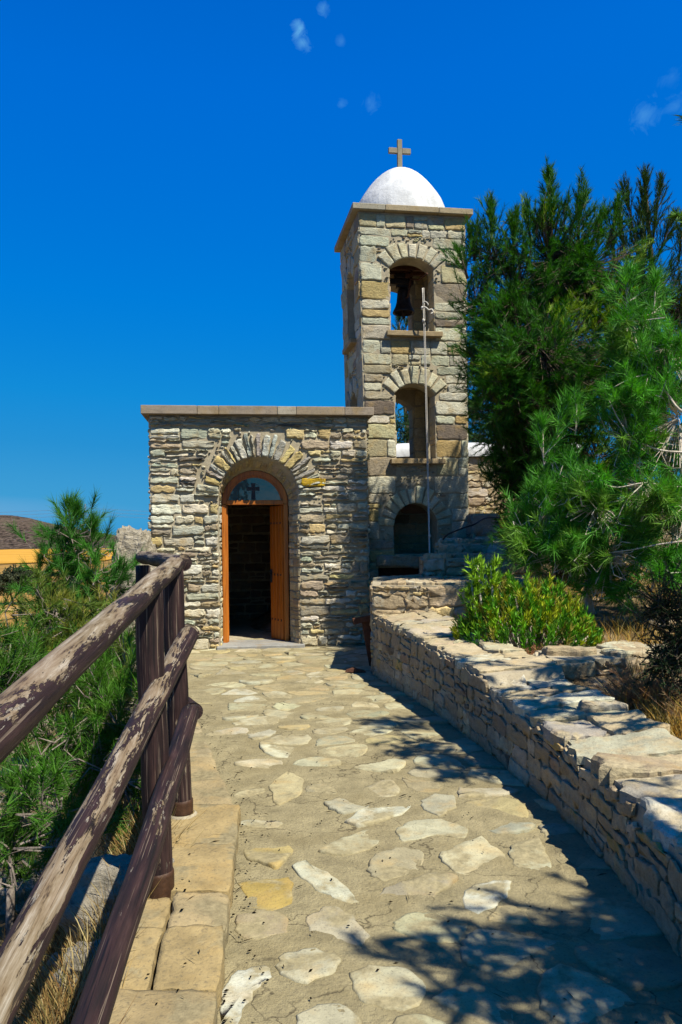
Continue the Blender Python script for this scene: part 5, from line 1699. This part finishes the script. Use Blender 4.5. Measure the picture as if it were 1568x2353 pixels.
conifer('pine_tree', 'dark bushy young pine filling the slope just below the middle rail', 'pine tree', tb, L7, (.034, .110, .008), (.070, .165, .014), nlen=.12, nwid=.0046, npers=70, slen=.24, up=.45, barkm='bark', clump=7, csig=.45, density=1.2, trunk_r=.04,
        trunk_top=P(240, 1600, 5.1), group='young pines on the slope', spread=(.3, 1.0), limb_r=.012, tipcol=(.13, .18, .03), yellow=.15)
tb = P(20, 1800, 4.6); tb.z = terrain(tb.x, tb.y)
L8 = [(30, 1500, 5.2, 40, 34, 26), (15, 1590, 4.9, 50, 46, 36), (-30, 1570, 5.0, 50, 60, 36), (50, 1850, 4.2, 60, 50, 30), (140, 1870, 4.2, 50, 40, 22), (20, 1950, 4.0, 50, 40, 20)]
conifer('pine_tree', 'small green pine at the slope foot beside the yellowish pine', 'pine tree', tb, L8, (.038, .115, .010), (.075, .165, .018), nlen=.12, nwid=.0046, npers=64, slen=.24, up=.5, barkm='bark', clump=7, csig=.45, density=1.2, trunk_r=.035,
        trunk_top=P(25, 1480, 5.1), group='young pines on the slope', spread=(.3, 1.0), limb_r=.012)

# trees behind: seen through and beside the tower
tb = Vector((1.6, 21, 1.2))
L9 = [(935, 985, 21, 60, 50, 90), (1090, 930, 21, 60, 80, 120), (1000, 960, 21, 80, 70, 120), (1150, 960, 21, 80, 90, 140), (870, 1010, 21, 50, 40, 50), (1080, 860, 21, 40, 40, 40)]
conifer('pine_tree', 'distant dark pine behind the whitewashed wall', 'pine tree', tb, L9, (.025, .065, .018), (.05, .10, .03), nlen=.18, nwid=.016, npers=36, slen=.5, up=.5, barkm='darkbark', trunk_r=.14, trunk_top=P(1060, 900, 21), group='trees behind the tower', spread=(.3, .9))
tb = Vector((2.6, 27, 1.2))
conifer('pine_tree', 'slim pine whose tip shows through the bell opening', 'pine tree', tb, [(920, 790, 27, 40, 45, 60), (935, 850, 27, 60, 60, 60)], (.02, .055, .02), (.04, .08, .03), nlen=.2, nwid=.016, npers=34, slen=.5, up=.7, barkm='darkbark', trunk_r=.14, trunk_top=P(918, 740, 27),
        spikes=[(917, 770, 27, 1, -30, 14), (930, 775, 27, 4, -30, 10)], group='trees behind the tower', spread=(.2, .8))

# olive trees on the plain
def broadleaf(label, u, v, Y, ru, rv, ns, group):
    base = P(u, v, Y); base.z = terrain(base.x, base.y)
    e = empty('olive_tree', base, label, 'olive tree', group=group)
    k = Y / F
    c = np.array([0, 0, (V0 - 0) * 0 + rv * k * 1.55])
    tr, crn = MB(), MB()
    for s in (-.10, .14):
        tr.tube([(s * ru * k, 0, -.1), (s * ru * k * 1.2, 0, rv * k * .5), (s * ru * k * 3.0, 0, rv * k * 1.4)], [.055 * ru * k, .05 * ru * k, .02 * ru * k], 7)
    o = unit(rng.normal(size=(ns, 3))); rad = rng.random((ns, 1)) ** .4
    lob = np.array([[.0, 0, .35], [-.55, .1, 0], [.55, -.1, .05], [-.2, -.3, -.1], [.25, .3, .2], [-.75, 0, -.25], [.75, 0, -.25]])[rng.integers(0, 7, ns)]
    p = c + (lob * np.array([ru, ru, rv]) + o * rad * np.array([ru * .42, ru * .42, rv * .52])) * k
    d = unit(o + rng.normal(size=(ns, 3)) * .5 + np.array([0, 0, .3]))
    cc = np.array([random.choice([(.05, .062, .032), (.035, .045, .022), (.075, .085, .045)]) for _ in range(ns)])
    needles(crn, p, p + d * ru * k * .16, cc, 14, ru * k * .10, ru * k * .022, (.4, 1.3), 0, kite=True)
    tr.build('trunk', M['darkbark'], e); crn.build('crown', M['needle'], e)
broadleaf('round crowned olive tree standing on the ochre field', 35, 1386, 100, 56, 36, 1100, 'olive trees on the plain')
for i, (u, v, Y, ru, rv) in enumerate(((-60, 1372, 112, 50, 30), (300, 1330, 155, 26, 14), (110, 1322, 169, 16, 8), (255, 1322, 169, 14, 7))):
    broadleaf(['dark olive tree at the near field edge, cropped by the picture', 'low olive clump behind the young pine and the rock outcrop', 'tiny dark olive far across the plain below the grain field', 'small lone olive between the young pine and the rocks'][i], u, v, Y, ru, rv, 420, 'olive trees on the plain')

# pylon with wires on the far ridge
pb_ = P(197, 1222, 1180); 
e = empty('power_pylon', pb_, 'faint lattice pylon on the far ridge behind the young pine', 'pylon')
mb = MB(); Hh = 42.0
for sx in (-1, 1):
    for sy in (-1, 1):
        mb.tube([(sx * 3, sy * 3, -6), (sx * 1.6, sy * 1.6, Hh * .5), (sx * .4, sy * .4, Hh)], .16, 4)
for k in range(9):
    z0, z1 = Hh * k / 9, Hh * (k + 1) / 9
    w0, w1 = 2.9 - 2.5 * k / 9, 2.9 - 2.5 * (k + 1) / 9
    for sy in (-1, 1):
        mb.tube([(-w0, sy * w0, z0), (w1, sy * w1, z1)], .1, 3); mb.tube([(w0, sy * w0, z0), (-w1, sy * w1, z1)], .1, 3)
for z in (.62, .74, .86): mb.tube([(-6, 0, Hh * z), (6, 0, Hh * z)], .15, 4)
M['steel'] = simple('galvanised_steel', (.16, .17, .19), .6, .3)
mb.build('lattice', M['steel'], e)
mb = MB()
for z in (.62, .74, .86):
    for sx in (-6, 6):
        for dx, s in ((-420, 0), (420, 0)):
            pts = [(sx + dx * t, 60 * t * (1 if dx > 0 else .3), Hh * z - 14 * 4 * t * (1 - t) * .5 + (-6 if dx > 0 else 3) * t) for t in np.linspace(0, 1, 14)]
            mb.tube(pts, .10, 3)
mb.build('wire', M['steel'], e)

# ================================================================ LIGHT, SKY, CAMERA
sd = Vector((.49, -.47, 1.0)).normalized()
sun = bpy.data.lights.new('sun', 'SUN'); sun.energy = 4.7; sun.angle = R(.53); sun.color = (1.0, .95, .84)
so = bpy.data.objects.new('sun', sun); COL.objects.link(so)
so.rotation_euler = (-sd).to_track_quat('-Z', 'Y').to_euler()
w = bpy.data.worlds.new('World'); SC.world = w; w.use_nodes = True
nt = w.node_tree; nt.nodes.clear()
sky = nt.nodes.new('ShaderNodeTexSky'); sky.sky_type = 'NISHITA'; sky.sun_disc = False
sky.sun_elevation = math.asin(sd.z); sky.sun_rotation = math.atan2(sd.x, sd.y)
sky.air_density = 1.0; sky.dust_density = .3; sky.ozone_density = 3.0
tc = nt.nodes.new('ShaderNodeTexCoord')
# deepen the sky's blue the way the polarised photograph does: its own brightness picks the tone
sep = nt.nodes.new('ShaderNodeSeparateColor'); nt.links.new(sky.outputs[0], sep.inputs[0])
ml = nt.nodes.new('ShaderNodeMath'); ml.operation = 'MULTIPLY'; ml.inputs[1].default_value = .1; nt.links.new(sep.outputs[1], ml.inputs[0])
rp = nt.nodes.new('ShaderNodeValToRGB'); els = rp.color_ramp.elements
stops = [(.08, (0, .088, .47)), (.13, (.0, .110, .54)), (.17, (0, .148, .66)), (.28, (0, .205, .70)), (.42, (.006, .262, .69)), (.55, (.02, .285, .66)), (.72, (.05, .34, .66)), (.88, (.45, .60, .78)), (1.0, (.95, .92, .86))]
while len(els) < len(stops): els.new(.5)
for e_, (p_s, c_s) in zip(els, stops): e_.position = p_s; e_.color = (*c_s, 1)
nt.links.new(ml.outputs[0], rp.inputs[0])
vm = nt.nodes.new('ShaderNodeVectorMath'); vm.operation = 'SCALE'; vm.inputs['Scale'].default_value = 10.0
nt.links.new(rp.outputs[0], vm.inputs[0])
au = nt.nodes.new('ShaderNodeVectorMath'); au.operation = 'SUBTRACT'; au.inputs[1].default_value = (8, 8, 8); nt.links.new(sky.outputs[0], au.inputs[0])
au2 = nt.nodes.new('ShaderNodeVectorMath'); au2.operation = 'MAXIMUM'; au2.inputs[1].default_value = (0, 0, 0); nt.links.new(au.outputs[0], au2.inputs[0])
au3 = nt.nodes.new('ShaderNodeVectorMath'); au3.operation = 'MULTIPLY'; au3.inputs[1].default_value = (1.3, 1.15, .9); nt.links.new(au2.outputs[0], au3.inputs[0])
au4 = nt.nodes.new('ShaderNodeVectorMath'); au4.operation = 'ADD'; nt.links.new(vm.outputs[0], au4.inputs[0]); nt.links.new(au3.outputs[0], au4.inputs[1])
col = au4.outputs[0]
def wn(typ, **kw):
    n = nt.nodes.new(typ)
    for k, v in kw.items(): setattr(n, k, v)
    return n
nz1 = wn('ShaderNodeTexNoise'); nz1.inputs['Scale'].default_value = 46; nz1.inputs['Detail'].default_value = 7; nz1.inputs['Roughness'].default_value = .62; nz1.inputs['Distortion'].default_value = .6
nt.links.new(tc.outputs['Generated'], nz1.inputs['Vector'])
for (u, v, r, amt) in ((690, 66, .026, 1.0), (694, 98, .026, .9), (744, 16, .020, .6), (850, 236, .028, .35), (784, 240, .016, .3), (1478, 262, .040, .40), (1552, 240, .03, .3), (1545, 175, .03, .2), (785, 95, .014, .25)):
    d = (P(u, v, 1.0) - Vector((0, 0, EYE))).normalized()
    dist = wn('ShaderNodeVectorMath', operation='DISTANCE'); nt.links.new(tc.outputs['Generated'], dist.inputs[0]); dist.inputs[1].default_value = d
    mr = wn('ShaderNodeMapRange'); mr.inputs['From Min'].default_value = r; mr.inputs['From Max'].default_value = 0; mr.inputs['To Min'].default_value = -.62; mr.inputs['To Max'].default_value = .16
    mr.clamp = False
    nt.links.new(dist.outputs['Value'], mr.inputs['Value'])
    ad = wn('ShaderNodeMath', operation='ADD'); nt.links.new(mr.outputs[0], ad.inputs[0]); nt.links.new(nz1.outputs['Fac'], ad.inputs[1])
    m2 = wn('ShaderNodeMapRange'); m2.inputs['From Min'].default_value = .36; m2.inputs['From Max'].default_value = .90; m2.inputs['To Min'].default_value = 0; m2.inputs['To Max'].default_value = amt * .75
    nt.links.new(ad.outputs[0], m2.inputs['Value'])
    mx = wn('ShaderNodeMix', data_type='RGBA'); nt.links.new(m2.outputs[0], mx.inputs[0]); nt.links.new(col, mx.inputs[6]); mx.inputs[7].default_value = (2.2, 6.6, 9.6, 1)
    col = mx.outputs[2]
bg = nt.nodes.new('ShaderNodeBackground'); bg.inputs['Strength'].default_value = .05
nt.links.new(col, bg.inputs['Color'])
ow = nt.nodes.new('ShaderNodeOutputWorld'); nt.links.new(bg.outputs[0], ow.inputs['Surface'])

cam = bpy.data.cameras.new('camera'); co = bpy.data.objects.new('camera', cam); COL.objects.link(co)
co.location = (0, 0, EYE); co.rotation_euler = (math.pi / 2, ROLL, 0)
cam.sensor_fit = 'VERTICAL'; cam.sensor_height = 23.6; cam.lens = F / 2353 * 23.6
cam.shift_y = (V0 - 1176.5) / 2353; cam.clip_start = .05; cam.clip_end = 20000
SC.camera = co
vs_ = SC.view_settings
SC.display_settings.display_device = 'sRGB'
vs_.view_transform = 'Standard'; vs_.look = 'None'; vs_.exposure = 1.0; vs_.gamma = 1; vs_.use_curve_mapping = False
SC.cycles.max_bounces = 8
SC.cycles.use_denoising = True
